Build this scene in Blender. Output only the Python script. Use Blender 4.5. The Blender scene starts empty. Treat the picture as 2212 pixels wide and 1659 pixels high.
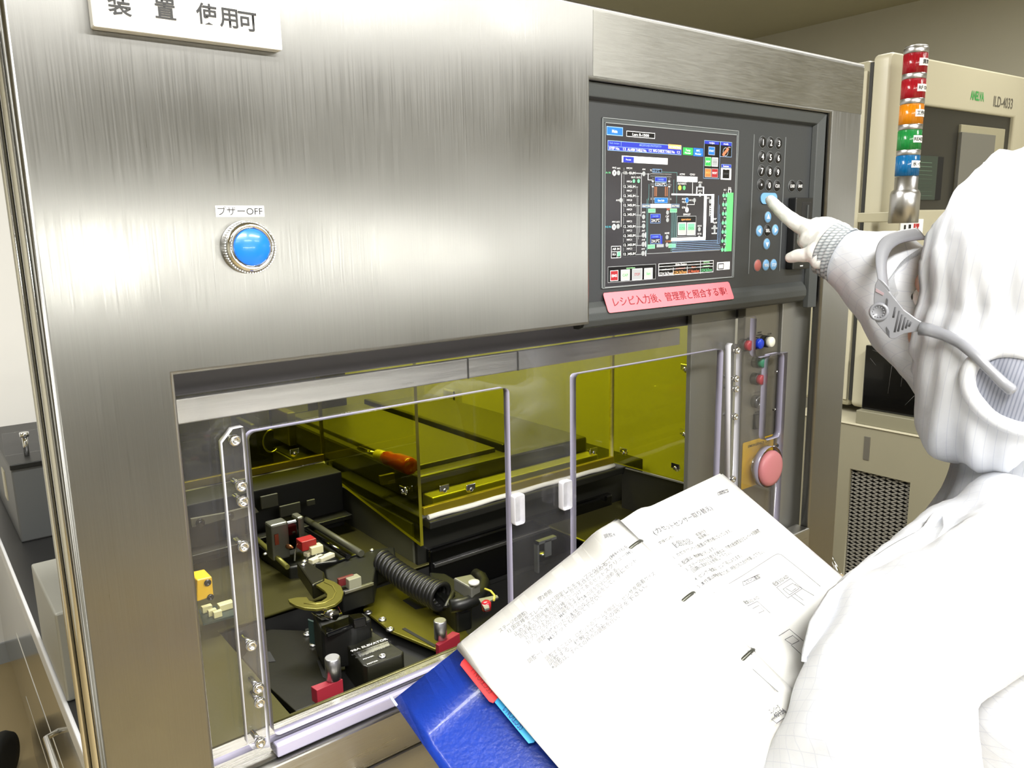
import bpy, bmesh, math, random
from mathutils import Vector, Matrix, Euler, noise
random.seed(7)
C = bpy.context.scene.collection
SC = bpy.context.scene

# ---------------------------------------------------------------- camera
F_PX, W_PX, H_PX = 1696.0, 2212.0, 1659.0
CAM_Z = 1.58
YAW, PIT, ROL = [math.radians(a) for a in (38.2, 11.2, 1.08)]
_cy, _sy, _cp, _sp, _cr, _sr = math.cos(YAW), math.sin(YAW), math.cos(PIT), math.sin(PIT), math.cos(ROL), math.sin(ROL)
_fwd = Vector((_sy * _cp, _cy * _cp, -_sp))
_rt = Vector((_cy, -_sy, 0))
_dn = _fwd.cross(_rt)
_r2 = _cr * _rt + _sr * _dn
_d2 = -_sr * _rt + _cr * _dn
cam = bpy.data.cameras.new('camera')
cam.sensor_width = 36.0
cam.lens = F_PX / W_PX * 36.0
cam.clip_start = 0.02
cam_o = bpy.data.objects.new('camera', cam)
C.objects.link(cam_o)
cam_o.matrix_world = Matrix(((_r2.x, -_d2.x, -_fwd.x, 0), (_r2.y, -_d2.y, -_fwd.y, 0), (_r2.z, -_d2.z, -_fwd.z, CAM_Z), (0, 0, 0, 1)))
SC.camera = cam_o
SC.view_settings.view_transform = 'Standard'
SC.view_settings.look = 'None'
SC.view_settings.gamma = 1.0
SC.view_settings.exposure = -0.15
SC.cycles.transparent_max_bounces = 32
SC.cycles.max_bounces = 10
SC.cycles.caustics_reflective = False
SC.cycles.caustics_refractive = False

# ---------------------------------------------------------------- world and lamps
wd = bpy.data.worlds.new('world')
SC.world = wd
wd.use_nodes = True
wd.node_tree.nodes['Background'].inputs[0].default_value = (0.9, 0.95, 1.0, 1)
wd.node_tree.nodes['Background'].inputs[1].default_value = 0.05


def area(name, loc, sx, sy, power, col=(1, 0.98, 0.93), rot=(0, 0, 0), spread=180):
    l = bpy.data.lights.new(name, 'AREA')
    l.shape = 'RECTANGLE'
    l.size, l.size_y = sx, sy
    l.energy = power
    l.color = col
    l.spread = math.radians(spread)
    o = bpy.data.objects.new(name, l)
    C.objects.link(o)
    o.location = loc
    o.rotation_euler = rot
    return o


area('ceiling_lamp', (-0.30, -0.65, 2.57), 1.25, 0.32, 100)
area('ceiling_lamp', (1.20, -0.70, 2.57), 1.25, 0.32, 56)
area('ceiling_lamp', (0.55, -2.05, 2.57), 1.25, 0.5, 60)
area('ceiling_lamp', (2.3, -2.05, 2.57), 1.25, 0.5, 45)
area('ceiling_lamp', (-1.5, -2.05, 2.57), 1.25, 0.5, 25)
area('ceiling_lamp', (-0.7, 2.5, 2.57), 1.25, 0.32, 17)
area('ceiling_lamp', (0.70, 1.50, 2.57), 1.25, 0.32, 66)  # added to brighten the inside behind the amber sheets
area('ceiling_lamp', (2.7, 0.9, 2.57), 0.32, 1.25, 20)


# ---------------------------------------------------------------- helpers: picture point -> place
def ray(px, py):
    return _r2 * (px - W_PX / 2) + _d2 * (py - H_PX / 2) + _fwd * F_PX


def at(px, py, X=None, Y=None, Z=None, dep=None):
    d = ray(px, py)
    if X is not None:
        k = X / d.x
    elif Y is not None:
        k = Y / d.y
    elif Z is not None:
        k = (Z - CAM_Z) / d.z
    else:
        k = dep / F_PX
    p = d * k
    return Vector((p.x, p.y, p.z + CAM_Z))


def lin(c):
    if isinstance(c, str):
        c = [int(c[i:i + 2], 16) for i in (0, 2, 4)]
    return tuple(((v / 255) / 12.92 if v / 255 <= 0.04045 else ((v / 255 + 0.055) / 1.055) ** 2.4) for v in c[:3])


# ---------------------------------------------------------------- materials
def newmat(name):
    m = bpy.data.materials.new(name)
    m.use_nodes = True
    return m, m.node_tree, m.node_tree.nodes['Principled BSDF']


def mat(name, col, rough=0.5, metal=0.0, bump=0.0, bscale=200.0, var=0.0, vscale=8.0, spec=0.5, emit=0.0, coat=0.0, trans=0.0, stretch=(1, 1, 1)):
    m, nt, b = newmat(name)
    c = lin(col)
    b.inputs['Base Color'].default_value = (*c, 1)
    b.inputs['Roughness'].default_value = rough
    b.inputs['Metallic'].default_value = metal
    b.inputs['Specular IOR Level'].default_value = spec
    b.inputs['Coat Weight'].default_value = coat
    b.inputs['Transmission Weight'].default_value = trans
    tc = nt.nodes.new('ShaderNodeTexCoord')
    mp = nt.nodes.new('ShaderNodeMapping')
    mp.inputs['Scale'].default_value = stretch
    nt.links.new(tc.outputs['Object'], mp.inputs['Vector'])
    if emit:
        b.inputs['Emission Color'].default_value = (*c, 1)
        b.inputs['Emission Strength'].default_value = emit
    if bump:
        n = nt.nodes.new('ShaderNodeTexNoise')
        n.inputs['Scale'].default_value = bscale
        n.inputs['Detail'].default_value = 3
        nt.links.new(mp.outputs[0], n.inputs['Vector'])
        bp = nt.nodes.new('ShaderNodeBump')
        bp.inputs['Strength'].default_value = bump
        bp.inputs['Distance'].default_value = 0.002
        nt.links.new(n.outputs[0], bp.inputs['Height'])
        nt.links.new(bp.outputs[0], b.inputs['Normal'])
    if var:
        n = nt.nodes.new('ShaderNodeTexNoise')
        n.inputs['Scale'].default_value = vscale
        n.inputs['Detail'].default_value = 4
        nt.links.new(mp.outputs[0], n.inputs['Vector'])
        mx = nt.nodes.new('ShaderNodeMix')
        mx.data_type = 'RGBA'
        nt.links.new(n.outputs[0], mx.inputs[0])
        mx.inputs[6].default_value = (*[v * (1 - var) for v in c], 1)
        mx.inputs[7].default_value = (*[min(1, v * (1 + var)) for v in c], 1)
        nt.links.new(mx.outputs[2], b.inputs['Base Color'])
        if emit:
            nt.links.new(mx.outputs[2], b.inputs['Emission Color'])
    return m


def brushed(name, col, rough, aniso, tangent, stretch, bump=0.25, scale=60.0, rvar=0.12):
    """brushed sheet steel: long scratches along the grain, reflections spread across it"""
    m, nt, b = newmat(name)
    c = lin(col)
    b.inputs['Metallic'].default_value = 1.0
    b.inputs['Anisotropic'].default_value = aniso
    tv = nt.nodes.new('ShaderNodeCombineXYZ')
    for i in range(3):
        tv.inputs[i].default_value = tangent[i]
    nt.links.new(tv.outputs[0], b.inputs['Tangent'])
    tc = nt.nodes.new('ShaderNodeTexCoord')
    mp = nt.nodes.new('ShaderNodeMapping')
    mp.inputs['Scale'].default_value = stretch
    nt.links.new(tc.outputs['Object'], mp.inputs['Vector'])
    n = nt.nodes.new('ShaderNodeTexNoise')
    n.inputs['Scale'].default_value = scale
    n.inputs['Detail'].default_value = 5
    n.inputs['Roughness'].default_value = 0.65
    nt.links.new(mp.outputs[0], n.inputs['Vector'])
    bp = nt.nodes.new('ShaderNodeBump')
    bp.inputs['Strength'].default_value = bump
    bp.inputs['Distance'].default_value = 0.0004
    nt.links.new(n.outputs[0], bp.inputs['Height'])
    nt.links.new(bp.outputs[0], b.inputs['Normal'])
    n2 = nt.nodes.new('ShaderNodeTexNoise')
    n2.inputs['Scale'].default_value = 7
    n2.inputs['Detail'].default_value = 5
    nt.links.new(tc.outputs['Object'], n2.inputs['Vector'])
    ad = nt.nodes.new('ShaderNodeMath')
    ad.operation = 'ADD'
    nt.links.new(n.outputs[0], ad.inputs[0])
    nt.links.new(n2.outputs[0], ad.inputs[1])
    mr = nt.nodes.new('ShaderNodeMapRange')
    mr.inputs[1].default_value = 0.6
    mr.inputs[2].default_value = 1.4
    mr.inputs[3].default_value = rough - rvar
    mr.inputs[4].default_value = rough + rvar
    nt.links.new(ad.outputs[0], mr.inputs[0])
    nt.links.new(mr.outputs[0], b.inputs['Roughness'])
    mx = nt.nodes.new('ShaderNodeMix')
    mx.data_type = 'RGBA'
    nt.links.new(n.outputs[0], mx.inputs[0])
    mx.inputs[6].default_value = (*[v * 0.86 for v in c], 1)
    mx.inputs[7].default_value = (*[min(1, v * 1.1) for v in c], 1)
    nt.links.new(mx.outputs[2], b.inputs['Base Color'])
    return m


def clear(name, tint, ior=1.49, rough=0.02, haze=0.0, hazecol=(0.8, 0.8, 0.85), gloss=1.0):
    """thin clear plastic sheet: light passes with a tint, the surface mirrors by Fresnel"""
    m = bpy.data.materials.new(name)
    m.use_nodes = True
    nt = m.node_tree
    nt.nodes.clear()
    out = nt.nodes.new('ShaderNodeOutputMaterial')
    tr = nt.nodes.new('ShaderNodeBsdfTransparent')
    tr.inputs[0].default_value = (*tint, 1)
    gl = nt.nodes.new('ShaderNodeBsdfGlossy')
    gl.inputs['Roughness'].default_value = rough
    fr = nt.nodes.new('ShaderNodeFresnel')
    ge = nt.nodes.new('ShaderNodeNewGeometry')
    io = nt.nodes.new('ShaderNodeMapRange')          # same index on both faces of the sheet
    io.inputs[3].default_value = ior
    io.inputs[4].default_value = 1.0 / ior
    nt.links.new(ge.outputs['Backfacing'], io.inputs[0])
    nt.links.new(io.outputs[0], fr.inputs[0])
    mu = nt.nodes.new('ShaderNodeMath')
    mu.operation = 'MULTIPLY'
    mu.inputs[1].default_value = gloss
    nt.links.new(fr.outputs[0], mu.inputs[0])
    mx = nt.nodes.new('ShaderNodeMixShader')
    nt.links.new(mu.outputs[0], mx.inputs[0])
    last = tr.outputs[0]
    if haze:
        df = nt.nodes.new('ShaderNodeBsdfDiffuse')
        df.inputs[0].default_value = (*hazecol, 1)
        tc = nt.nodes.new('ShaderNodeTexCoord')
        n = nt.nodes.new('ShaderNodeTexNoise')
        n.inputs['Scale'].default_value = 18
        n.inputs['Detail'].default_value = 6
        nt.links.new(tc.outputs['Object'], n.inputs['Vector'])
        mr = nt.nodes.new('ShaderNodeMapRange')
        mr.inputs[1].default_value = 0.35
        mr.inputs[2].default_value = 0.75
        mr.inputs[3].default_value = haze * 0.4
        mr.inputs[4].default_value = haze * 1.6
        nt.links.new(n.outputs[0], mr.inputs[0])
        m0 = nt.nodes.new('ShaderNodeMixShader')
        nt.links.new(mr.outputs[0], m0.inputs[0])
        nt.links.new(tr.outputs[0], m0.inputs[1])
        nt.links.new(df.outputs[0], m0.inputs[2])
        last = m0.outputs[0]
    nt.links.new(last, mx.inputs[1])
    nt.links.new(gl.outputs[0], mx.inputs[2])
    nt.links.new(mx.outputs[0], out.inputs[0])
    return m


M = {}
M['steel'] = brushed('brushed_steel', '9d9d9b', 0.37, 0.93, (1, 0, 0), (12, 12, 0.15), bump=0.22)
M['steel_h'] = brushed('brushed_steel_horizontal', 'a5a4a0', 0.34, 0.8, (0, 0, 1), (0.2, 8, 9), bump=0.25)
M['steel_top'] = brushed('brushed_steel_swirl', 'a8a8a4', 0.42, 0.5, (0, 0, 1), (.7, 11, 11), bump=0.25)
M['steel_y'] = brushed('brushed_steel_sill', 'a09e98', 0.3, 0.7, (0, 1, 0), (0.25, 9, 9), bump=0.2)
M['polish'] = mat('polished_steel', 'c9c8c2', 0.16, 1.0, bump=0.12, bscale=9, stretch=(1, 1, 0.5))
M['flange'] = mat('dark_polished_steel', '75746f', 0.22, 1.0, bump=0.1, bscale=9)
M['chrome'] = mat('chrome', 'e4e4e4', 0.08, 1.0)
M['alu'] = mat('satin_aluminium', 'c4c4c6', 0.32, 1.0, bump=0.05)
M['acryl'] = clear('clear_acrylic', (0.965, 0.965, 0.97), haze=0.014)
M['acryl_edge'] = mat('acrylic_cut_edge', 'a09db4', 0.22, bump=0.08, bscale=90, coat=0.4)
M['acryl_edge2'] = mat('acrylic_bar_edge', 'd9d9e2', 0.18, bump=0.05, bscale=90, coat=0.4)
M['amber'] = clear('amber_acrylic', (0.81, 0.81, 0.13), haze=0.008, hazecol=(0.46, 0.44, 0.03))
M['amber_edge'] = mat('amber_cut_edge', '716c16', 0.3, coat=0.5, bump=0.05)
M['black'] = mat('black_anodised', '0c0d0b', 0.42, bump=0.05, var=0.3, vscale=30)
M['black_g'] = mat('black_gloss', '060606', 0.12, coat=0.3, var=0.2)
M['black_m'] = mat('matt_black', '0c0c0b', 0.7, bump=0.06)
M['bezel'] = mat('charcoal_plastic', '3a3d3d', 0.48, bump=0.12, bscale=900)
M['bezel2'] = mat('charcoal_plate', '333537', 0.36, bump=0.05, bscale=900)
M['olive'] = mat('olive_anodised_plate', '4d4a26', 0.33, metal=0.55, bump=0.06, bscale=300, var=0.12)
M['white'] = mat('white_label', 'f4f4f2', 0.35, bump=0.02)
M['ink'] = mat('black_ink', '141416', 0.5, bump=0.01)
M['ink_w'] = mat('white_ink', 'e8e8e8', 0.5, bump=0.01)
M['red_p'] = mat('red_plastic', 'b0202c', 0.25, coat=0.3, bump=0.03)
M['cream'] = mat('cream_paint', 'b3ae97', 0.42, bump=0.06, bscale=500, var=0.03)
M['cream2'] = mat('darkened_cream_paint', '97927a', 0.45, bump=0.06, bscale=500, var=0.04)  # darker copy of the cream: weaker light on side faces put into the colour


# ---------------------------------------------------------------- mesh builders
def B():
    return bmesh.new()


def box(bm, x0, x1, y0, y1, z0, z1, bev=0.0, mi=0, seg=2):
    r = bmesh.ops.create_cube(bm, size=1)
    vs = r['verts']
    for v in vs:
        v.co = Vector(((x0 + x1) / 2 + v.co.x * (x1 - x0), (y0 + y1) / 2 + v.co.y * (y1 - y0), (z0 + z1) / 2 + v.co.z * (z1 - z0)))
    fs = set()
    for v in vs:
        fs.update(v.link_faces)
    for f in fs:
        f.material_index = mi
    if bev:
        es = set()
        for v in vs:
            es.update(v.link_edges)
        g = bmesh.ops.bevel(bm, geom=list(es), offset=bev, segments=seg, affect='EDGES', profile=0.5)
        for f in g['faces']:
            f.material_index = mi
    return bm


def obox(bm, o, ux, uy, uz, bev=0.0, mi=0):
    """box from corner o spanned by three vectors"""
    o, ux, uy, uz = Vector(o), Vector(ux), Vector(uy), Vector(uz)
    vs = [bm.verts.new(o + ux * a + uy * b + uz * c) for c in (0, 1) for b in (0, 1) for a in (0, 1)]
    fs = [bm.faces.new([vs[i] for i in q]) for q in ((0, 2, 3, 1), (4, 5, 7, 6), (0, 1, 5, 4), (2, 6, 7, 3), (0, 4, 6, 2), (1, 3, 7, 5))]
    for f in fs:
        f.material_index = mi
    bmesh.ops.recalc_face_normals(bm, faces=fs)
    if bev:
        es = set(e for f in fs for e in f.edges)
        g = bmesh.ops.bevel(bm, geom=list(es), offset=bev, segments=2, affect='EDGES', profile=0.5)
        for f in g['faces']:
            f.material_index = mi
    return bm


def frame_of(axis):
    z = Vector(axis).normalized()
    x = z.orthogonal().normalized()
    if abs(z.z) < 0.9:
        x = Vector((0, 0, 1)).cross(z).normalized()
    return x, z.cross(x), z


def lathe(bm, o, axis, prof, seg=28, mi=0, sx=1.0, sy=1.0, xdir=None):
    """prof: list of (radius, height along axis)"""
    x, y, z = frame_of(axis)
    if xdir is not None:
        x = Vector(xdir).normalized()
        y = z.cross(x)
    o = Vector(o)
    rings = []
    fs = []
    for r, h in prof:
        if r <= 1e-7:
            rings.append([bm.verts.new(o + z * h)])
        else:
            rings.append([bm.verts.new(o + z * h + x * (r * sx * math.cos(2 * math.pi * i / seg)) + y * (r * sy * math.sin(2 * math.pi * i / seg))) for i in range(seg)])
    for a, b in zip(rings, rings[1:]):
        for i in range(seg):
            j = (i + 1) % seg
            if len(a) == 1 and len(b) == 1:
                continue
            if len(a) == 1:
                f = bm.faces.new([a[0], b[j], b[i]])
            elif len(b) == 1:
                f = bm.faces.new([a[i], a[j], b[0]])
            else:
                f = bm.faces.new([a[i], a[j], b[j], b[i]])
            f.material_index = mi
            f.smooth = True
            fs.append(f)
    for ring in (rings[0], rings[-1]):
        if len(ring) > 1:
            f = bm.faces.new(ring)
            f.material_index = mi
            fs.append(f)
    bmesh.ops.recalc_face_normals(bm, faces=fs)
    return bm


def cyl(bm, p0, p1, r, r1=None, seg=20, mi=0, bev=0.0):
    p0, p1 = Vector(p0), Vector(p1)
    d = p1 - p0
    L = d.length
    r1 = r if r1 is None else r1
    if bev:
        prof = [(r - bev, 0), (r, bev), (r1, L - bev), (r1 - bev, L)]
    else:
        prof = [(r, 0), (r1, L)]
    return lathe(bm, p0, d, prof, seg, mi)


def tube(bm, pts, r, seg=10, mi=0, closed=False):
    pts = [Vector(p) for p in pts]
    n = len(pts)
    rs = r if isinstance(r, (list, tuple)) else [r] * n
    rings = []
    t0 = (pts[1] - pts[0]).normalized()
    x = t0.orthogonal().normalized()
    for i in range(n):
        if closed:
            t = (pts[(i + 1) % n] - pts[i - 1]).normalized()
        else:
            t = (pts[min(i + 1, n - 1)] - pts[max(i - 1, 0)]).normalized()
        x = (x - t * x.dot(t)).normalized()
        y = t.cross(x)
        rings.append([bm.verts.new(pts[i] + (x * math.cos(2 * math.pi * k / seg) + y * math.sin(2 * math.pi * k / seg)) * rs[i]) for k in range(seg)])
    fs = []
    rng = range(n) if closed else range(n - 1)
    for i in rng:
        a, b = rings[i], rings[(i + 1) % n]
        for k in range(seg):
            f = bm.faces.new([a[k], a[(k + 1) % seg], b[(k + 1) % seg], b[k]])
            f.smooth = True
            f.material_index = mi
            fs.append(f)
    if not closed:
        for ring in (rings[0], rings[-1]):
            f = bm.faces.new(ring)
            f.material_index = mi
            fs.append(f)
    bmesh.ops.recalc_face_normals(bm, faces=fs)
    return bm


def prism(bm, pts, vec, mi=0, bev=0.0):
    pts = [Vector(p) for p in pts]
    vec = Vector(vec)
    a = [bm.verts.new(p) for p in pts]
    b = [bm.verts.new(p + vec) for p in pts]
    n = len(pts)
    fs = [bm.faces.new(a), bm.faces.new(b[::-1])]
    for i in range(n):
        fs.append(bm.faces.new([a[i], b[i], b[(i + 1) % n], a[(i + 1) % n]]))
    for f in fs:
        f.material_index = mi
    bmesh.ops.recalc_face_normals(bm, faces=fs)
    if bev:
        es = set(e for f in fs for e in f.edges)
        g = bmesh.ops.bevel(bm, geom=list(es), offset=bev, segments=2, affect='EDGES', profile=0.5)
        for f in g['faces']:
            f.material_index = mi
    return bm


def add_mesh(bm, me, mw, mi=0):
    n0 = len(bm.verts)
    nf = len(bm.faces)
    bm.from_mesh(me)
    bm.verts.ensure_lookup_table()
    bm.faces.ensure_lookup_table()
    for v in bm.verts[n0:]:
        v.co = mw @ v.co
    for f in bm.faces[nf:]:
        f.material_index = mi


def basis(o, ux, uy):
    ux, uy = Vector(ux).normalized(), Vector(uy).normalized()
    uz = ux.cross(uy)
    o = Vector(o)
    return Matrix(((ux.x, uy.x, uz.x, o.x), (ux.y, uy.y, uz.y, o.y), (ux.z, uy.z, uz.z, o.z), (0, 0, 0, 1)))


def curve_mesh(cu):
    o = bpy.data.objects.new('tmp', cu)
    C.objects.link(o)
    dg = bpy.context.evaluated_depsgraph_get()
    dg.update()
    me = bpy.data.meshes.new_from_object(o.evaluated_get(dg))
    bpy.data.objects.remove(o)
    return me


def text(bm, s, o, ux, uy, h, w=None, mi=0, align='CENTER', bold=0.0, depth=0.0, shear=0.0):
    """lettering h high (capital height) lying in the plane ux, uy; w = overall width to squeeze into"""
    cu = bpy.data.curves.new('t', 'FONT')
    cu.body = s
    cu.size = 1.0
    cu.align_x = align
    cu.resolution_u = 3
    cu.offset = bold
    cu.extrude = depth
    cu.shear = shear
    me = curve_mesh(cu)
    bpy.data.curves.remove(cu)
    if not me.vertices:
        return
    xs = [v.co.x for v in me.vertices]
    ys = [v.co.y for v in me.vertices]
    k = h / 0.72
    kx = k
    if w:
        kx = w / max(1e-6, max(xs) - min(xs))
    cx = 0 if align == 'LEFT' else (max(xs) + min(xs)) / 2
    cym = 0.36
    m = basis(o, ux, uy) @ Matrix.Diagonal((kx, k, k, 1)) @ Matrix.Translation((-cx, -cym, 0))
    add_mesh(bm, me, m, mi)
    bpy.data.meshes.remove(me)


def rrect(x0, x1, z0, z1, r=0.0, n=5):
    if r <= 0:
        return [(x0, z0), (x1, z0), (x1, z1), (x0, z1)]
    out = []
    for cx, cz, a0 in ((x1 - r, z0 + r, -90), (x1 - r, z1 - r, 0), (x0 + r, z1 - r, 90), (x0 + r, z0 + r, 180)):
        for i in range(n + 1):
            a = math.radians(a0 + 90 * i / n)
            out.append((cx + r * math.cos(a), cz + r * math.sin(a)))
    return out


def ell(cx, cz, rx, rz, n=32):
    return [(cx + rx * math.cos(2 * math.pi * i / n), cz + rz * math.sin(2 * math.pi * i / n)) for i in range(n)]


def plate(bm, outer, holes, thick, o, ux, uy, mi=0, mi_edge=None, bev=0.0):
    """sheet with holes: outline points in the (ux, uy) plane, thickness along ux x uy (centred)"""
    cu = bpy.data.curves.new('p', 'CURVE')
    cu.dimensions = '2D'
    cu.fill_mode = 'BOTH'
    cu.extrude = max(1e-6, thick / 2 - bev)
    cu.bevel_depth = bev
    cu.bevel_resolution = 1
    if bev:
        cu.offset = -bev
    for poly in [outer] + list(holes):
        sp = cu.splines.new('POLY')
        sp.points.add(len(poly) - 1)
        for p, q in zip(sp.points, poly):
            p.co = (q[0], q[1], 0, 1)
        sp.use_cyclic_u = True
    me = curve_mesh(cu)
    bpy.data.curves.remove(cu)
    nf = len(bm.faces)
    add_mesh(bm, me, basis(o, ux, uy), mi)
    bpy.data.meshes.remove(me)
    bm.faces.ensure_lookup_table()
    bmesh.ops.remove_doubles(bm, verts=list({v for f in bm.faces[nf:] for v in f.verts}), dist=1e-6)
    bm.faces.ensure_lookup_table()
    if mi_edge is not None:
        uz = Vector(ux).cross(Vector(uy)).normalized()
        for f in bm.faces[nf:]:
            f.normal_update()
            if abs(f.normal.dot(uz)) < 0.5:
                f.material_index = mi_edge
    return bm


def obj(name, bm, mats, parent=None, label=None, smooth=None, **props):
    """links the bmesh as one object; its points are given in the room's own coordinates"""
    me = bpy.data.meshes.new(name)
    if parent is not None:
        off = parent.get('_w', None)
        off = Vector(off) if off is not None else Vector((0, 0, 0))
    else:
        off = Vector((0, 0, 0))
    if off.length:
        for v in bm.verts:
            v.co -= off
    bm.to_mesh(me)
    bm.free()
    if not isinstance(mats, (list, tuple)):
        mats = [mats]
    for m in mats:
        me.materials.append(M[m] if isinstance(m, str) else m)
    if smooth:
        for p in me.polygons:
            p.use_smooth = True
    o = bpy.data.objects.new(name, me)
    C.objects.link(o)
    if parent is not None:
        o.parent = parent
        o['_w'] = tuple(off)
    if label:
        o['label'] = label
    for k, v in props.items():
        o[k] = v
    return o


def thing(name, label, cat, loc=(0, 0, 0), group=None):
    o = bpy.data.objects.new(name, None)
    o.empty_display_size = 0.03
    C.objects.link(o)
    o.location = loc
    o['_w'] = tuple(loc)
    o['label'] = label
    o['category'] = cat
    if group:
        o['group'] = group
    return o


def single(name, bm, mats, label, cat, group=None, smooth=None):
    """a thing that is one mesh, its origin moved to its base"""
    vs = [v.co for v in bm.verts]
    lo = Vector((sum(v.x for v in vs) / len(vs), sum(v.y for v in vs) / len(vs), min(v.z for v in vs)))
    for v in bm.verts:
        v.co -= lo
    o = obj(name, bm, mats, smooth=smooth)
    o.location = lo
    o['_w'] = tuple(lo)
    o['label'] = label
    o['category'] = cat
    if group:
        o['group'] = group
    return o


def struct(name, bm, m):
    o = obj(name, bm, m)
    o['kind'] = 'structure'
    return o


def screw(parent, p, axis=(0, -1, 0), r=0.004, h=0.003, name='screw', m='chrome', shank=0.0):
    bm = B()
    lathe(bm, p, axis, [(r, 0), (r, h * 0.5), (r * 0.82, h * 0.9), (r * 0.5, h), (r * 0.48, h * 0.55), (0, h * 0.5)], 16)
    if shank:
        a = Vector(axis).normalized()
        cyl(bm, Vector(p) - a * shank, Vector(p), r * 0.5, seg=10)
    return obj(name, bm, m, parent)


UX, UZ, UY = Vector((1, 0, 0)), Vector((0, 0, 1)), Vector((0, 1, 0))
# ================================================================ the room
WX0, WX1, WY0, WY1, CEIL = -2.6, 4.0, -3.2, 3.35, 2.6
m_wall = mat('grey_wall_paint', 'b5b2a2', 0.8, bump=0.05, bscale=300, var=0.03)
m_wallw = mat('white_wall_paint', 'dcdcda', 0.75, bump=0.05, bscale=300, var=0.02)
m_ceil = mat('ceiling_board', 'aaa68c', 0.85, bump=0.08, bscale=120, var=0.04)
m_floor = mat('tan_floor_vinyl', '93835f', 0.5, bump=0.03, bscale=200, var=0.06, vscale=3)
bm = B(); box(bm, WX0 - .1, WX1 + .1, WY0 - .1, WY1 + .1, -0.1, 0); struct('floor', bm, m_floor)
bm = B(); box(bm, WX0 - .1, WX1 + .1, WY0 - .1, WY1 + .1, CEIL, CEIL + .1); struct('ceiling', bm, m_ceil)
bm = B(); box(bm, WX0 - .1, WX0, WY0, WY1, 0, CEIL); struct('wall_left', bm, m_wall)
bm = B(); box(bm, WX1, WX1 + .1, WY0, WY1, 0, CEIL); struct('wall_right', bm, m_wall)
bm = B(); box(bm, WX0, WX1, WY1, WY1 + .1, 0, CEIL); struct('wall_back', bm, m_wallw)
# wall behind the camera, with an added glowing strip for the steel to reflect
bm = B()
plate(bm, [(WX0, 0), (WX1, 0), (WX1, CEIL), (WX0, CEIL)], [rrect(-.6, 2.4, 1.40, 1.495)], 0.1, (0, WY0 - .05, 0), UX, UZ)
struct('wall_front', bm, mat('slate_wall_paint', '83827c', .8, bump=.05, bscale=300, var=.03))
m_lit = mat('added_strip_glow', 'fffdf4', 0.4, emit=55.0, bump=0.01)
bm = B(); box(bm, -.6, 2.4, WY0 - .06, WY0 - .05, 1.40, 1.495); w1 = struct('added_glow_strip', bm, m_lit)
bm = B()
plate(bm, rrect(-.64, 2.44, 1.365, 1.53), [rrect(-.6, 2.4, 1.40, 1.495)], 0.03, (0, WY0 + .015, 0), UX, UZ)
for x in (.4, 1.4):
    box(bm, x - .012, x + .012, WY0 - .04, WY0 + .02, 1.40, 1.495)
f_ = obj('added_strip_frame', bm, 'alu', w1)
bm = B(); box(bm, WX0, WX1, WY1 - .012, WY1, 0, .08); struct('baseboard_back', bm, mat('grey_vinyl_skirting', '8b8f92', 0.5, bump=.02))
# a pale panel joint on the back wall, far left
bm = B()
plate(bm, rrect(-.5, .10, .9, 2.1), [rrect(-.488, .088, .912, 2.088)], .006, (0, WY1 - .003, 0), UX, UZ)
struct('trim_1', bm, mat('grey_seal', 'b9bab9', .6, bump=.02))
# ================================================================ the stainless process machine
YF = .62
mach = thing('etching_machine', 'large brushed stainless steel machine front with a wide window opening', 'machine', (.6, .62, 0))
bm = B()
plate(bm, [(.080, .12), (1.146, .12), (1.146, 1.803), (.080, 1.803)][:1] + [(.162, .12), (.162, 1.475), (.5985, 1.475), (.5985, 1.730), (1.064, 1.730), (1.064, .12), (1.146, .12), (1.146, 1.803), (.080, 1.803)],
      [], .014, (0, YF + .007, 0), UX, UZ, bev=.0035)
# mid seam: the top strip above the display is a separate sheet with a sideways grain
for f in bm.faces:
    c = f.calc_center_median()
    f.material_index = 0
obj('front_fascia', bm, 'steel', mach)
bm = B()
box(bm, .602, 1.143, YF - .0006, YF + .0004, 1.7335, 1.797)
obj('top_strip', bm, 'steel_top', mach)
# left return: polished folds with two bright seams
bm = B()
box(bm, .086, .096, YF + .028, YF + .15, .12, 1.80, bev=.002)
obj('side_flange', bm, 'flange', mach)
for (x, y, r) in ((.083, YF + .045, .0045), (.082, YF + .098, .003)):
    bm = B(); tube(bm, [(x, y, .12 + i * .084) for i in range(21)], r, 10)
    obj('seam_trim', bm, 'chrome', mach)
bm = B(); box(bm, .1, 1.14, YF + .03, YF + .12, 1.74, 1.795, bev=.004); obj('top_cover', bm, 'steel_h', mach)
# sill, inner header and the steel right of the control strip
bm = B(); box(bm, .162, 1.064, .634, .705, 1.06, 1.10, bev=.0025); obj('sill', bm, 'steel_y', mach)
za, zb = at(390, 862, Y=.665).z, at(390, 917, Y=.665).z
bm = B(); box(bm, .10, .805, .665, .672, zb, za, bev=.001); obj('inner_header', bm, 'steel_h', mach)
for px in (1012, 1120):
    x = at(px, 790, Y=.664).x
    bm = B(); box(bm, x - .0006, x + .0006, .664, .666, zb, za); obj('header_joint', bm, 'black_m', mach)
bm = B(); box(bm, .10, .98, .68, .70, za, 1.60); obj('shade_sheet', bm, mat('shade_sheet_dark', '4c484b', .5, bump=.03), mach)  # dark sheet standing in for the shade above the inner header
xg = at(1688, 710, Y=.66).x
xj = at(1689, 710, Y=.647).x
bm = B(); box(bm, xj, 1.085, .647, .660, .3, 1.52, bev=.001); obj('jamb_plate', bm, mat('satin_jamb_steel', '9b9b97', .42, .75, bump=.05, bscale=400), mach)
xl = at(1592, 900, Y=.66).x
bm = B(); box(bm, xl, xg - .002, .652, .665, .9, 1.52, bev=.001)
obj('control_plate', bm, mat('control_plate_paint', '77746a', .38, .6, bump=.03, bscale=500), mach)
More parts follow.
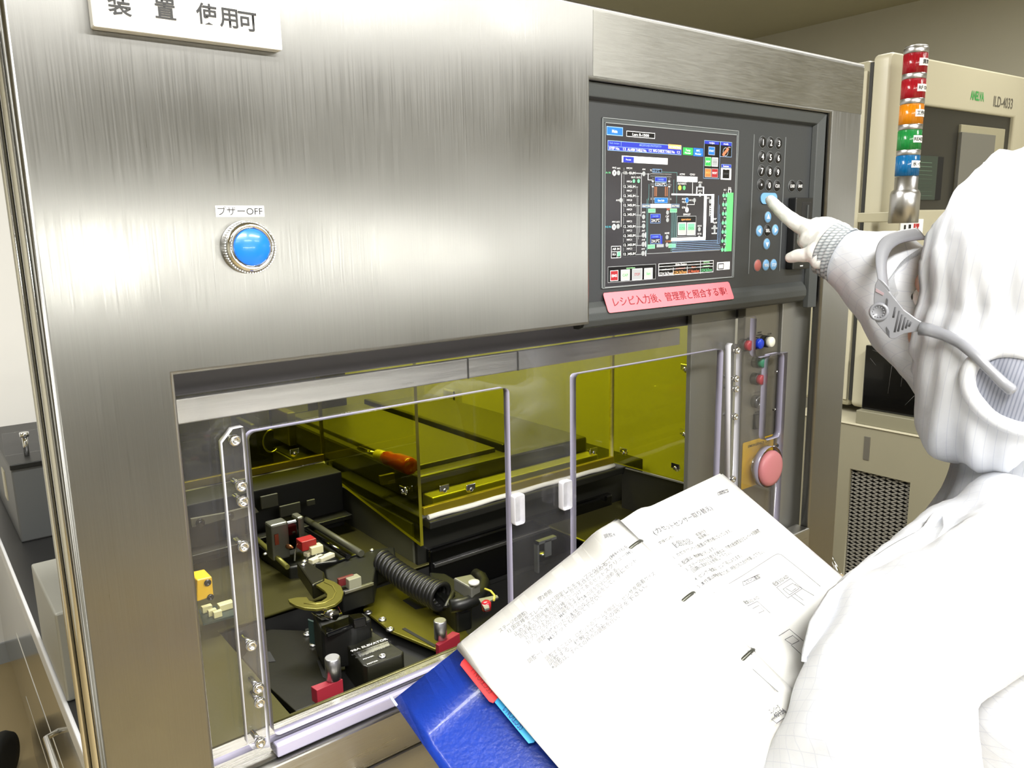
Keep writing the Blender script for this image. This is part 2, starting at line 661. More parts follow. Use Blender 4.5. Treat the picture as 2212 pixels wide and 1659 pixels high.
bm = B(); box(bm, xg - .006, xg + .006, .667, .67, .3, 1.52); obj('plate_gap', bm, 'black_m', mach)
xa = at(1500, 900, Y=.66).x
bm = B(); box(bm, xa, xl, .668, .676, .9, 1.52, bev=.001)
obj('dark_post', bm, mat('dark_steel_post', '8a8a84', .38, .75, bump=.03), mach)
# lower front: ledge, panel, seam, handle rail
bm = B(); box(bm, .162, 1.064, YF - .004, YF + .02, 1.074, 1.119, bev=.002); obj('lower_panel', bm, 'steel_h', mach)
bm = B(); box(bm, .162, 1.064, YF, YF + .02, .14, 1.070, bev=.002); obj('door_panel', bm, 'steel_h', mach)
bm = B(); tube(bm, [(.30, YF + .0, 1.045), (.30, YF - .03, 1.046), (.32, YF - .036, 1.046), (.6, YF - .036, 1.046), (.95, YF - .036, 1.046), (.97, YF - .03, 1.046), (.97, YF, 1.045)], .0075, 14)
obj('handle_rail', bm, 'chrome', mach)
# insides of the machine: olive floor plate with a rectangular well, walls, chamber wall
bm = B()
plate(bm, [(.158, .706), (1.04, .706), (1.04, .932), (.552, .932), (.552, 1.24), (.158, 1.24)], [[(.262, .7085), (.80, .7085), (.80, .930), (.262, .930)]], .006, (0, 0, 1.097), UX, UY)
obj('floor_plate', bm, 'olive', mach)
bm = B(); box(bm, .158, 1.04, .71, .93, 1.015, 1.03); obj('well_bottom', bm, 'black_m', mach)
for b_ in ((.25, .81, .931, .936), (.25, .81, .700, .7055)):
    bm = B(); box(bm, b_[0], b_[1], b_[2], b_[3], 1.03, 1.0935); obj('well_wall', bm, 'black_m', mach)
bm = B(); box(bm, .252, .2595, .706, .931, 1.03, 1.0935); obj('well_wall', bm, 'black_m', mach)
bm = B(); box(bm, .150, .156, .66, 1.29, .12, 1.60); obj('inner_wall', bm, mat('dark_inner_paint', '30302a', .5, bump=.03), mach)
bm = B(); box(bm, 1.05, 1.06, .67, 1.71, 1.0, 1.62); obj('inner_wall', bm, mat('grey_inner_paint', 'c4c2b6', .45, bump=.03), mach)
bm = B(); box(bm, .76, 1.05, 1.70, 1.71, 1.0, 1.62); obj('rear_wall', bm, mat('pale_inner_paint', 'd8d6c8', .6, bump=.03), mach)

bm = B(); box(bm, .158, 1.048, 1.29, 1.30, .12, .978, bev=.002); obj('rear_panel', bm, 'steel_h', mach)
bm = B(); box(bm, .17, 1.12, .66, 1.28, .0, .12, bev=.004); obj('plinth', bm, 'black', mach)

# ---------------------------------------------------------------- use sign hung on the fascia
sg = thing('use_sign', 'white plastic sign board with black lettering on the steel fascia', 'sign', (.2, YF, 1.717))
bm = B(); box(bm, .131, .262, YF - .011, YF - .0005, 1.717, 1.776, bev=.0012)
obj('board', bm, mat('ivory_sign_plastic', 'f6f5ef', .3, bump=.02, coat=.2), sg)
ys = YF - .0114
bm = B()
for s, px, py in (('装', 258, 10), ('置', 357, 20), ('使', 447, 31), ('用', 494, 38), ('可', 535, 46)):
    p = at(px, py, Y=ys)
    text(bm, s, p, UX, UZ, .0108, mi=0, bold=.018)
x = at(407, 40, Y=ys).x
obj('lettering', bm, 'ink', sg)
bm = B(); box(bm, x - .0004, x + .0004, ys, YF - .010, 1.726, 1.776); obj('slot', bm, mat('slot_shadow_grey', 'c9c6b8', .6, bump=.02), sg)

# ---------------------------------------------------------------- buzzer button and its label
c0 = at(532, 534, Y=YF)
bt = thing('buzzer_button', 'blue push button in a knurled chrome ring under the buzzer label', 'button', c0)
bm = B()
lathe(bm, c0, (0, -1, 0), [(.0205, 0), (.0205, .002), (.0195, .004), (.0195, .010), (.0180, .013), (.0150, .0135), (.0145, .010)], 48)
for i in range(60):
    a = 2 * math.pi * i / 60
    p = c0 + Vector((math.cos(a) * .0197, -.007, math.sin(a) * .0197))
    obox(bm, p - Vector((.0004, .003, .0004)), (.0008, 0, 0), (0, .006, 0), (0, 0, .0008))
obj('ring', bm, 'chrome', bt)
bm = B(); lathe(bm, c0, (0, -1, 0), [(.0143, .004), (.0143, .0125), (.0135, .0135), (0, .0142)], 40)
obj('cap', bm, mat('blue_button_plastic', '0d6fe0', .3, coat=.3, bump=.01), bt, label='bright blue cap')
p0, p1 = at(464, 444, Y=YF), at(571, 468, Y=YF)
lb = thing('buzzer_label', 'small white label strip above the blue push button', 'label', ((p0.x + p1.x) / 2, YF, p1.z))
bm = B(); box(bm, p0.x, p1.x, YF - .0006, YF + .0001, p1.z, p0.z); obj('strip', bm, 'white', lb)
bm = B(); text(bm, 'ブザーOFF', ((p0.x + p1.x) / 2, YF - .0009, (p0.z + p1.z) / 2), UX, UZ, (p0.z - p1.z) * .62, (p1.x - p0.x) * .92); obj('lettering', bm, 'ink', lb)

# ---------------------------------------------------------------- operator panel
YP = .636           # key plate
op = thing('operator_panel', 'charcoal operator panel with lit screen, keypad and disk slot', 'control panel', (.83, .64, 1.46))


def c2(x, y, Y=YP):
    return at(1270 + x / 4.147, 160 + y / 4.147, Y=Y)


def c3(x, y, Y=YP):
    return at(1270 + x / 4.1736, 480 + y / 4.1736, Y=Y)


xi0, xi1 = .604, c2(1985, 900).x
zi1, zi0 = c2(30, 238).z, c3(15, 722).z
bm = B(); box(bm, .5985, 1.064, YP, YP + .02, zi0 - .027, 1.73, bev=.001); obj('key_plate', bm, 'bezel2', op)
# hood: top and right lips, bottom lip that leans forward and rolls under
bm = B()
prism(bm, [(.5985, YF + .006, 1.729), (.5985, YP, 1.729), (.5985, YP, zi1), (.5985, YF + .009, zi1 + .003)], (.4655, 0, 0), bev=.001)
prism(bm, [(1.062, YF + .006, 1.729), (1.062, YP, 1.729), (xi1, YP, 1.729), (xi1 + .003, YF + .009, 1.729)], (0, 0, -.27), bev=.001)
xr = at(1752, 640, Y=YF).x
prof = [(YP + .012, zi0), (YP - .0002, zi0), (YP - .006, zi0 - .006), (YP - .0085, zi0 - .012), (YP - .0085, zi0 - .020), (YP - .004, zi0 - .027), (YP + .004, zi0 - .030), (YP + .012, zi0 - .030)]
prism(bm, [(.599, y, z) for y, z in prof], (xr - .599, 0, 0), bev=.0008)
obj('bezel', bm, 'bezel', op)
# film over the screen
bm = B()
p0, p1 = c2(122, 388), c3(1305, 497)
sx0, sz1, sx1, sz0 = p0.x, p0.z, p1.x, p1.z
plate(bm, rrect(sx0, sx1, sz0, sz1, .004), [], .0008, (0, YP - .0004, 0), UX, UZ)
obj('screen_frame', bm, mat('screen_frame_film', '4b4f50', .25, bump=.02), op)
YS = YP - .0010
bm = B()
ix0, iz1, ix1, iz0 = c2(146, 432).x, c2(146, 432).z, c2(1318, 900).x, c3(140, 590).z
box(bm, ix0, ix1, YS, YS + .0004, iz0, iz1)
scr = obj('screen', bm, mat('lit_screen_ground', '2e2d30', .22, emit=.35, bump=.01), op)
bm = B()
for (a, b, c_, d) in ((sx0, sx1, sz1 - .0007, sz1), (sx0, sx1, sz0, sz0 + .0007), (sx0, sx0 + .0007, sz0, sz1), (sx1 - .0007, sx1, sz0, sz1),
                      (ix0, ix1, iz1 - .0008, iz1), (ix0, ix1, iz0, iz0 + .0006), (ix0, ix0 + .0006, iz0, iz1), (ix1 - .0008, ix1, iz0, iz1)):
    box(bm, a, b, YP - .0016, YP - .0008, c_, d)
obj('frame_line', bm, mat('grey_frame_line', '878c8d', .35, bump=.02), op)

SCOL = {'w': 'f0f0f0', 'blue': '1f62d8', 'navy': '26319a', 'blk': '060608', 'or': 'f0a860', 'gr': '2f9a48', 'lgr': '9fe0a0', 'g2': '69c98a', 'red': '8e2328', 'gry': '8f9294',
        'mid': '4a4b4e', 'teal': '5f8f8f', 'yel': 'f2e24a', 'bgr': '56b868', 'lb': '7d9cc0', 'dr': 'd86a4a', 'dor': 'b06a38', 'cy': '4aa9b8'}
SK = list(SCOL)
smats = [mat('screen_' + k, SCOL[k], .3, emit=.42, bump=.005) for k in SK]
layers = [0]


class Scr:
    def __init__(s):
        s.bm = B()
        s.n = 0

    def q(s, x0, x1, z0, z1, col):
        s.n += 1
        y = YS - .00004 - s.n * 6e-7
        vs = [s.bm.verts.new((x, y, z)) for x, z in ((x0, z0), (x1, z0), (x1, z1), (x0, z1))]
        f = s.bm.faces.new(vs)
        f.material_index = SK.index(col)

    def r(s, f, x0, y0, x1, y1, col, border=None, bw=.0005):
        a, b = f(x0, y0, YS), f(x1, y1, YS)
        if border:
            s.q(a.x, b.x, b.z, a.z, border)
            s.q(a.x + bw, b.x - bw, b.z + bw, a.z - bw, col)
        else:
            s.q(a.x, b.x, b.z, a.z, col)

    def c(s, f, x, y, r, col, rx=None):
        s.n += 1
        p = f(x, y, YS)
        rr = abs(f(x, y - r, YS).z - p.z)
        y_ = YS - .00004 - s.n * 6e-7
        vs = [s.bm.verts.new((p.x + rr * math.cos(2 * math.pi * i / 18), y_, p.z + rr * math.sin(2 * math.pi * i / 18))) for i in range(18)]
        s.bm.faces.new(vs).material_index = SK.index(col)

    def l(s, f, x0, y0, x1, y1, col='w', w=.0005):
        a, b = f(x0, y0, YS), f(x1, y1, YS)
        if abs(x1 - x0) < abs(y1 - y0):
            x = (a.x + b.x) / 2
            s.q(x - w / 2, x + w / 2, min(a.z, b.z), max(a.z, b.z), col)
        else:
            z = (a.z + b.z) / 2
            s.q(min(a.x, b.x), max(a.x, b.x), z - w / 2, z + w / 2, col)

    def t(s, f, str_, x, y, h, col='w', w=None, bold=0.0, align='CENTER'):
        s.n += 1
        p = f(x, y, YS)
        hh = abs(f(x, y - h, YS).z - p.z)
        ww = None
        if w:
            ww = abs(f(x + w / 2, y, YS).x - f(x - w / 2, y, YS).x)
        text(s.bm, str_, (p.x, YS - .00005 - s.n * 6e-7, p.z), UX, UZ, hh, ww, SK.index(col), align, bold)


S = Scr()
S.r(c2, 167, 465, 313, 557, 'blue', 'lb', .0008); S.t(c2, 'Main', 240, 512, 28, 'w', bold=.02)
S.r(c2, 345, 507, 600, 580, 'blk', 'w', .0006); S.t(c2, 'Lam R-1500', 473, 545, 24, 'w', 148, .02)
S.r(c2, 177, 592, 836, 726, 'navy', 'lb', .0006)
S.l(c2, 180, 642, 716, 685, 'lb', .0004); S.l(c2, 298, 600, 298, 645, 'lb', .0004)
S.t(c2, 'Sub recipe', 238, 618, 14, 'lb', 84)
S.t(c2, 'ABCDEFGHIJKLMNOPQRSTUV', 560, 642, 20, 'lb', 200)
S.r(c2, 720, 628, 834, 676, 'or'); S.t(c2, 'NO WAITING', 777, 655, 22, 'w', 100)
for s_, x, y, w in (('STEP No.', 237, 665, 95), ('12', 328, 671, 26), ('ALARM TABLE No.', 441, 680, 172), ('12', 559, 684, 24), ('N/G CHECK TABLE No.', 683, 692, 196), ('12', 811, 700, 24)):
    S.t(c2, s_, x, y, 24, 'w', w, .01)
S.r(c2, 852, 655, 940, 728, 'gr'); S.t(c2, 'Temp', 896, 681, 20, 'w', 42); S.t(c2, 'Monitor', 896, 706, 18, 'w', 54)
S.r(c2, 946, 661, 1030, 739, 'blue'); S.t(c2, 'MFC', 988, 687, 20, 'w', 32); S.t(c2, 'Monitor', 988, 715, 18, 'w', 54)
S.r(c2, 1043, 592, 1176, 940, 'blk', 'lb', .0005); S.r(c2, 1047, 597, 1173, 634, 'navy'); S.t(c2, 'recipe', 1110, 615, 18, 'w', 48)
S.r(c2, 1080, 648, 1136, 728, 'blue', 'gry', .0007); S.t(c2, 'START', 1108, 688, 18, 'w', 42)
S.r(c2, 1050, 742, 1103, 826, 'gr', 'lgr', .0006); S.t(c2, 'SKIP', 1076, 783, 18, 'w', 36)
S.r(c2, 1112, 746, 1163, 830, 'gry', 'w', .0008); S.t(c2, 'HOLD', 1138, 788, 14, 'mid', 34)
S.r(c2, 1048, 843, 1102, 926, 'dor', 'gry', .0006); S.t(c2, 'BACK', 1075, 882, 18, 'or', 36)
S.r(c2, 1108, 845, 1164, 930, 'red', 'gry', .0006); S.t(c2, 'RESET', 1136, 886, 18, 'w', 42)
S.r(c2, 1187, 603, 1286, 746, 'blk', 'lb', .0005); S.r(c2, 1190, 607, 1284, 645, 'navy'); S.t(c2, 'mode', 1237, 625, 18, 'w', 42)
S.t(c2, 'AUTO', 1266, 656, 8, 'w', 22); S.c(c2, 1233, 697, 40, 'gry'); S.c(c2, 1233, 697, 34, 'blk')
p = c2(1233, 697, YS)
S.n += 1
vs = [S.bm.verts.new((p.x + a * .0055 - b * .0012, YS - .00005 - S.n * 6e-7, p.z + a * .0045 + b * .0014)) for a, b in ((-1, -1), (1, -1), (1, 1), (-1, 1))]
S.bm.faces.new(vs).material_index = SK.index('dr')
S.r(c2, 1195, 806, 1283, 841, 'navy', 'lb', .0004); S.t(c2, 'buzzer', 1239, 824, 18, 'w', 52)
S.r(c2, 1192, 841, 1281, 948, 'w'); S.r(c2, 1208, 853, 1266, 936, 'blk'); S.r(c2, 1228, 852, 1246, 858, 'w'); S.t(c2, 'STOP', 1237, 893, 16, 'mid', 40)
S.r(c2, 303, 730, 713, 811, 'w'); S.r(c2, 316, 738, 411, 795, 'navy'); S.t(c2, 'Process', 363, 766, 14, 'w', 44)
S.t(c2, 'Make Vacuum 1c', 500, 775, 18, 'mid', 134)
# gas lines
rows = [885, 1007, 1090, 1174, 1258, 1364, 1447, 1529, 1610]
labs = ['MFCM1', 'MFC6', 'MFC7', 'MFC8', 'MFC9', 'MFC2', 'MFC3', 'MFC4', 'MFC1']
S.l(c2, 319, 840, 319, 1600, 'gry', .0004); S.l(c2, 299, 890, 299, 1368, 'w', .0006)
for i, (y, la) in enumerate(zip(rows, labs)):
    if i:
        S.t(c2, la, 371, y - 45, 16, 'w', 46)
    else:
        S.t(c2, la, 371, 843, 16, 'w', 50)
    S.r(c2, 313, y - 22, 431, y + 22, 'blk', 'mid', .0004)
    S.t(c2, '123. 45UM' if i == 0 else '12. 34SUM', 372, y, 24, 'w', 106)
    S.l(c2, 431, y + 5, 500 if i in (0, 5, 6, 7, 8) else 440 + 8 * i, y + 5, 'gry' if i not in (0,) else 'w', .0007)
for i in range(4):
    S.l(c2, 436 + 9 * i, rows[i + 1], 436 + 9 * i, 1600 - 60 * i, 'gry', .0005)
S.l(c2, 477, 890, 477, 1275, 'w', .0005); S.l(c2, 300, 888, 560, 893, 'gry', .0005)
for x, y, la in ((274, 885, 'AV1'), (270, 1364, 'AV2'), (296, 1130, 'AV3'), (500, 893, 'AV4'), (498, 1279, 'AV5'), (498, 1361, 'AV6'), (496, 1443, 'AV7'), (495, 1524, 'AV8'), (493, 1606, 'AV9')):
    S.c(c2, x, y, 22, 'gry'); S.c(c2, x - 1, y - 3, 15, 'w' if x < 0 else 'gry'); S.t(c2, la, x if la != 'AV3' else 265, y - 40 if la != 'AV3' else y, 16, 'w', 28)
for x, y, la in ((236, 885, 'MV2'), (233, 1370, 'MV1')):
    S.c(c2, x, y, 27, 'w'); S.c(c2, x, y, 5, 'blk'); S.t(c2, la, x, y - 46, 16, 'w', 34)
    p = c2(x, y, YS)
    for sgn in (1, -1):
        S.n += 1
        q = [(-.0033, -.0033 * sgn), (-.0028, -.0037 * sgn), (.0033, .0033 * sgn), (.0028, .0037 * sgn)]
        S.bm.faces.new([S.bm.verts.new((p.x + a, YS - .00005 - S.n * 6e-7, p.z + b)) for a, b in q]).material_index = SK.index('blk')
S.t(c2, 'Ar IN', 180, 882, 18, 'g2', 42); S.t(c2, 'N2 IN', 181, 1368, 18, 'cy', 48)
S.t(c2, 'OUT1', 407, 925, 16, 'w', 38); S.t(c2, 'OUT2', 452, 926, 16, 'w', 36); S.c(c2, 411, 958, 17, 'g2'); S.c(c2, 453, 958, 17, 'g2')
for y in (1443, 1524, 1606):
    S.r(c2, 513, y - 24, 520, y + 24, 'w')
# chamber drawing
S.r(c2, 577, 848, 660, 884, 'blk', 'lb', .0004); S.t(c2, '23.5℃', 612, 866, 24, 'lb', 60); S.t(c2, 'TC', 564, 862, 16, 'w', 16)
for y0, y1 in ((890, 899), (903, 911), (914, 922), (983, 991), (994, 1001), (1109, 1116), (1119, 1127)):
    S.r(c2, 560, y0, 748, y1, 'w' if y0 in (890, 914) else 'gry')
S.r(c2, 536, 890, 541, 950, 'w'); S.l(c2, 536, 948, 580, 948, 'w', .0006)
S.r(c2, 600, 922, 704, 966, 'navy', 'lb', .0004); S.t(c2, 'CHAMBER', 652, 944, 16, 'lb', 56)
S.r(c2, 602, 966, 702, 1005, 'blk', 'lb', .0004); S.t(c2, '1234.5℃', 652, 987, 26, 'w', 88)
for x0 in (575, 722):
    S.r(c2, x0, 930, x0 + 10, 1160, 'mid'); S.r(c2, x0 - 3, 955, x0 + 14, 965, 'w'); S.r(c2, x0 - 3, 1005, x0 + 14, 1013, 'w')
for x0 in (596, 610, 690, 706):
    S.r(c2, x0, 1010, x0 + 6, 1095, 'dor'); S.r(c2, x0 + 2, 1012, x0 + 4, 1093, 'mid')
S.r(c2, 596, 1106, 713, 1157, 'blue', 'lb', .0004); S.t(c2, 'Gate Bulb', 654, 1132, 18, 'w', 58)
S.r(c2, 560, 1163, 745, 1199, 'w')
S.r(c2, 486, 1164, 557, 1196, 'mid', 'lb', .0004); S.t(c2, 'SHUTTER1', 521, 1182, 16, 'w', 66); S.r(c2, 749, 1164, 819, 1197, 'mid', 'lb', .0004); S.t(c2, 'SHUTTER2', 784, 1181, 16, 'w', 64)
for x0, y0, x1, y1, t_ in ((540, 1206, 604, 1241, 'DOOR1'), (735, 1205, 796, 1240, 'DOOR2'), (535, 1529, 598, 1563, 'DOOR3'), (721, 1520, 784, 1554, 'DOOR4')):
    S.r(c2, x0, y0, x1, y1, 'g2', 'lgr', .0004); S.t(c2, t_, (x0 + x1) / 2, (y0 + y1) / 2, 15, 'mid', 52)
for y0 in (1253, 1437):
    S.r(c2, 559, y0, 648, y0 + 82, 'navy', 'lb', .0004); S.r(c2, 563, y0 + 38, 645, y0 + 78, 'blk'); S.t(c2, 'CHAMBER', 604, y0 + 20, 14, 'lb', 56); S.t(c2, '234.5℃', 604, y0 + 58, 28, 'w', 74)
S.r(c2, 650, 1448, 664, 1522, 'navy'); S.r(c2, 615, 1525, 678, 1550, 'gry')
S.t(c2, 'CAP', 710, 1275, 18, 'w', 28); S.t(c2, 'HOME', 708, 1425, 16, 'w', 40); S.t(c2, 'TEMP', 718, 1212, 16, 'dr', 28); S.t(c2, 'COVER', 720, 1498, 16, 'dor', 52)
for x, y in ((1003, 1000), (1003, 1080), (953, 1130), (1095, 1140), (997, 1390), (995, 1466), (712, 1240), (712, 1307), (708, 1461), (707, 1530)):
    S.c(c2, x, y, 20, 'gry')
# teal sensor lines
for i in range(6):
    S.l(c2, 746 + 9 * i, 1200 + 10 * i, 746 + 9 * i, 1590 - 6 * i, 'teal', .0004)
    S.l(c2, 752, 1500 + 17 * i, 1160 + 7 * i, 1494 + 15 * i, 'lb', .0005)
S.l(c2, 525, 1120, 525, 1610, 'teal', .0004); S.l(c2, 535, 1110, 535, 1575, 'teal', .0004); S.l(c2, 545, 985, 545, 1130, 'teal', .0004)
S.l(c2, 528, 1608, 1180, 1578, 'gry', .0006); S.l(c2, 660, 880, 795, 880, 'teal', .0004); S.l(c2, 795, 880, 795, 1160, 'teal', .0004); S.l(c2, 768, 945, 768, 1070, 'teal', .0004)
for i in range(4):
    S.l(c2, 1163 + 8 * i, 1088 + 82 * i, 1163 + 8 * i, 1520, 'lb', .0004)
# pumping line
S.r(c2, 748, 1070, 1123, 1091, 'w'); S.r(c2, 1106, 1075, 1123, 1330, 'w'); S.r(c2, 1040, 1085, 1053, 1475, 'w'); S.r(c2, 745, 1468, 1052, 1486, 'w')
S.l(c2, 936, 970, 936, 1075, 'w', .0007); S.r(c2, 970, 1010, 978, 1075, 'w'); S.r(c2, 1030, 1010, 1038, 1075, 'w'); S.l(c2, 970, 1012, 1036, 1012, 'w', .0007)
S.l(c2, 886, 1150, 886, 1200, 'w', .0005); S.l(c2, 953, 1145, 953, 1170, 'w', .0005); S.l(c2, 886, 1169, 953, 1169, 'w', .0005)
S.c(c2, 886, 1130, 25, 'lb'); S.c(c2, 886, 1130, 20, 'blue'); S.c(c2, 886, 1216, 24, 'w')
for la, x, y, w in (('AV10', 857, 1118, 34), ('VG1', 857, 1146, 32), ('AV12', 922, 1130, 32), ('GT01', 858, 1195, 34), ('EXHAUST', 886, 1257, 64), ('AV11', 1004, 970, 34), ('AV13', 1004, 1045, 34), ('AV15', 1072, 1110, 30), ('AV14', 998, 1360, 36), ('AV16', 997, 1430, 36), ('ATM1', 843, 897, 46), ('CDG1', 935, 899, 44), ('OUT1', 822, 982, 36), ('OUT2', 861, 982, 36), ('RP', 1138, 1298, 26), ('PUMP', 1138, 1332, 34)):
    S.t(c2, la, x, y, 17, 'w', w)
S.r(c2, 1088, 1180, 1103, 1272, 'blk', 'w', .0004)
for i in range(4):
    S.r(c2, 1091, 1190 + 20 * i, 1100, 1200 + 20 * i, 'w')
S.c(c2, 1133, 1372, 22, 'gry'); S.r(c2, 1105, 1375, 1160, 1388, 'gry'); S.r(c2, 1127, 1385, 1140, 1425, 'gry'); S.r(c2, 1107, 1424, 1154, 1431, 'w')
S.r(c2, 797, 914, 889, 968, 'w'); S.t(c2, '1234.5Pa', 843, 943, 20, 'dor', 76); S.r(c2, 893, 918, 979, 969, 'w'); S.t(c2, '1234.5Pa', 936, 946, 20, 'blue', 72)
S.c(c2, 822, 1019, 22, 'yel'); S.c(c2, 861, 1019, 20, 'bgr')
S.r(c2, 798, 1272, 965, 1451, 'blk', 'gry', .0006); S.t(c2, 'operation', 877, 1300, 20, 'or', 84)
for x0, x1, t_ in ((807, 878, 'CLOSE'), (888, 959, 'OPEN')):
    S.r(c2, x0, 1330, x1, 1440, 'lgr', 'w', .0006); S.r(c2, x0 + 8, 1340, x1 - 8, 1395, 'g2'); S.t(c2, t_, (x0 + x1) / 2, 1384, 28, 'mid', 52)
S.r(c2, 1247, 1062, 1284, 1586, 'bgr'); S.r(c2, 1255, 1030, 1281, 1063, 'w'); S.r(c2, 1261, 1036, 1275, 1062, 'blk'); S.t(c2, 'EXH', 1268, 1020, 14, 'w', 24)
for i, y in enumerate((1087, 1169, 1251, 1333, 1414, 1495, 1574)):
    S.t(c2, 'K%d' % (i + 1), 1226, y - 50, 15, 'w', 18)
    for x in (1214, 1239):
        S.c(c2, x - i * 2, y, 17, 'g2'); S.l(c2, x - i * 2, y - 30, x - i * 2, y - 16, 'w', .0004)
S.r(c2, 207, 1542, 294, 1646, 'blk', 'w', .0006); S.t(c2, 'AIR IN', 250, 1566, 22, 'w', 62); S.l(c2, 209, 1592, 292, 1590, 'w', .0005); S.l(c2, 260, 1594, 260, 1643, 'w', .0005); S.t(c2, 'PD1', 233, 1616, 20, 'w', 28); S.c(c2, 275, 1612, 22, 'g2')
# bottom row
S.r(c3, 178, 402, 608, 513, 'blk', 'gry', .0005); S.t(c3, 'operation', 384, 410, 16, 'lgr', 78)
for x0, y0, x1, y1, col, t_, tc_ in ((200, 437, 272, 527, 'red', 'EMS', 'w'), (296, 430, 375, 523, 'lgr', 'CAP', 'mid'), (398, 421, 487, 517, 'gry', 'STOP', 'red'), (507, 415, 581, 509, 'lgr', 'Start', 'gr')):
    S.r(c3, x0, y0, x1, y1, col, 'w', .0006); S.t(c3, t_, (x0 + x1) / 2, (y0 + y1) / 2, 24, tc_, 48 if t_ != 'Start' else 34, .012)
S.r(c3, 636, 374, 1128, 449, 'blk', 'w', .0006)
for f_ in (.26, .5):
    S.l(c3, 638, 374 + 114 * f_, 1126, 340 + 112 * f_, 'w', .0005)
for x, y in ((767, 408), (893, 398), (1013, 345)):
    S.l(c3, x, y, x, y + (72 if y > 350 else 118), 'w', .0005)
S.t(c3, 'Wafer Position', 838, 378, 18, 'w', 102)
for t_, x, y, c_, w in (('coordinates 1', 706, 424, 'w', 86), ('coordinates 2', 832, 414, 'dr', 82), ('Rpm', 953, 403, 'dr', 36), ('ROTATION', 1068, 360, 'lgr', 52), ('coordinates', 1068, 392, 'lgr', 62),
                        ('1234.567mm', 702, 462, 'w', 122), ('1234.567mm', 830, 450, 'or', 118), ('12.34mm/sec', 953, 440, 'dr', 100), ('1234.567mm', 1068, 430, 'g2', 98)):
    S.t(c3, t_, x, y, 28 if t_[0] == '1' else 15, c_, w)
S.r(c3, 1163, 362, 1276, 424, 'w'); S.r(c3, 1172, 372, 1223, 424, 'blk'); S.r(c3, 1179, 381, 1217, 415, 'w'); S.t(c3, 'wafer', 1198, 398, 12, 'mid', 30); S.t(c3, 'tray', 1250, 392, 14, 'mid', 22)
obj('screen_graphics', S.bm, smats, scr)

# keypad
m_key = mat('black_key_rubber', '0b0b0c', .4, bump=.03)
m_keyb = mat('blue_key_rubber', '6b9ecb', .4, bump=.03)
m_keyr = mat('dusty_red_key_rubber', 'a05a54', .4, bump=.03)


def key(p, r, m, t_=None, h=.006, ring=True, tri=None, lab=None):
    bm = B()
    lathe(bm, p, (0, -1, 0), [(r, 0), (r, .0008), (r * .93, .0014), (0, .0016)], 28)
    k = obj('key', bm, m, op, lab)
    if ring:
        bm = B(); lathe(bm, p, (0, -1, 0), [(r * 1.08, 0), (r * 1.08, .0006), (r, .0007), (r, 0)], 28); obj('key_rim', bm, mat_rim, k)
    if t_:
        bm = B(); text(bm, t_, p + Vector((0, -.0018, 0)), UX, UZ, h, (r * 1.35 if len(t_) > 2 else None), bold=.015); obj('legend', bm, 'ink_w', k)
    if tri is not None:
        bm = B()
        a0 = {'u': 90, 'd': -90, 'l': 180, 'r': 0}[tri]
        pts = [p + Vector((math.cos(math.radians(a0 + d)) * .0042, -.0018, math.sin(math.radians(a0 + d)) * .0042)) for d in (0, 120, 240)]
        prism(bm, pts, (0, .0004, 0)); obj('arrow', bm, 'ink_w', k)
    return k


mat_rim = mat('grey_key_rim', '6c6f70', .35, bump=.02)
rk = abs(c2(1560, 558).z - c2(1560, 610).z)
names = [['1', '2', '3'], ['4', '5', '6'], ['7', '8', '9'], ['•', '0', 'CLR']]
for i, y in enumerate((610, 740, 867, 990)):
    for j in range(3):
        p = c2(1561 - 5 * i + 71.5 * j, y + 6 * j)
        key(p, rk, m_key, names[i][j], .0075 if len(names[i][j]) == 1 else .0042)
for s_, x, y in (('LOAD', 1823, 1003), ('SAVE', 1893, 1004)):
    key(c2(x, y), rk * 1.02, m_key, s_, .0042)
for x, y, t3 in ((1608, 1282, 'u'), (1532, 1405, 'l'), (1673, 1397, 'r'), (1597, 1522, 'd')):
    key(c2(x, y), rk, m_keyb, tri=t3, lab='blue arrow key')
key(c2(1603, 1401), rk, m_key, 'SEL', .0042)
key(c3(1527, 390), rk * 1.05, m_keyr, lab='dusty red key')
key(c3(1601, 386), rk * 1.02, m_keyb, 'MENU', .0042, lab='blue key')
key(c3(1669, 383), rk * 1.02, m_keyb, 'STOP', .0042, lab='blue key')
a, b = c2(1545, 1063), c2(1685, 1165)
bm = B(); plate(bm, rrect(a.x, b.x, b.z, a.z, .007), [], .0016, (0, YP - .0008, 0), UX, UZ)
k = obj('key', bm, m_keyb, op, 'wide blue key under the fingertip')
bm = B(); text(bm, 'ENTER', ((a.x + b.x) / 2, YP - .0018, (a.z + b.z) / 2), UX, UZ, .004, .016); obj('legend', bm, 'ink_w', k)
bm = B()
for x, y0, f0, x1, y1, f1 in ((1487, 540, c2, 1450, 465, c3), (1770, 565, c2, 1733, 440, c3)):
    a, b = f0(x, y0), f1(x1, y1)
    box(bm, a.x - .0005, a.x + .0005, YP - .0006, YP + .0002, b.z, a.z)
obj('panel_line', bm, mat('grey_panel_line', '75797a', .4, bump=.02), op)
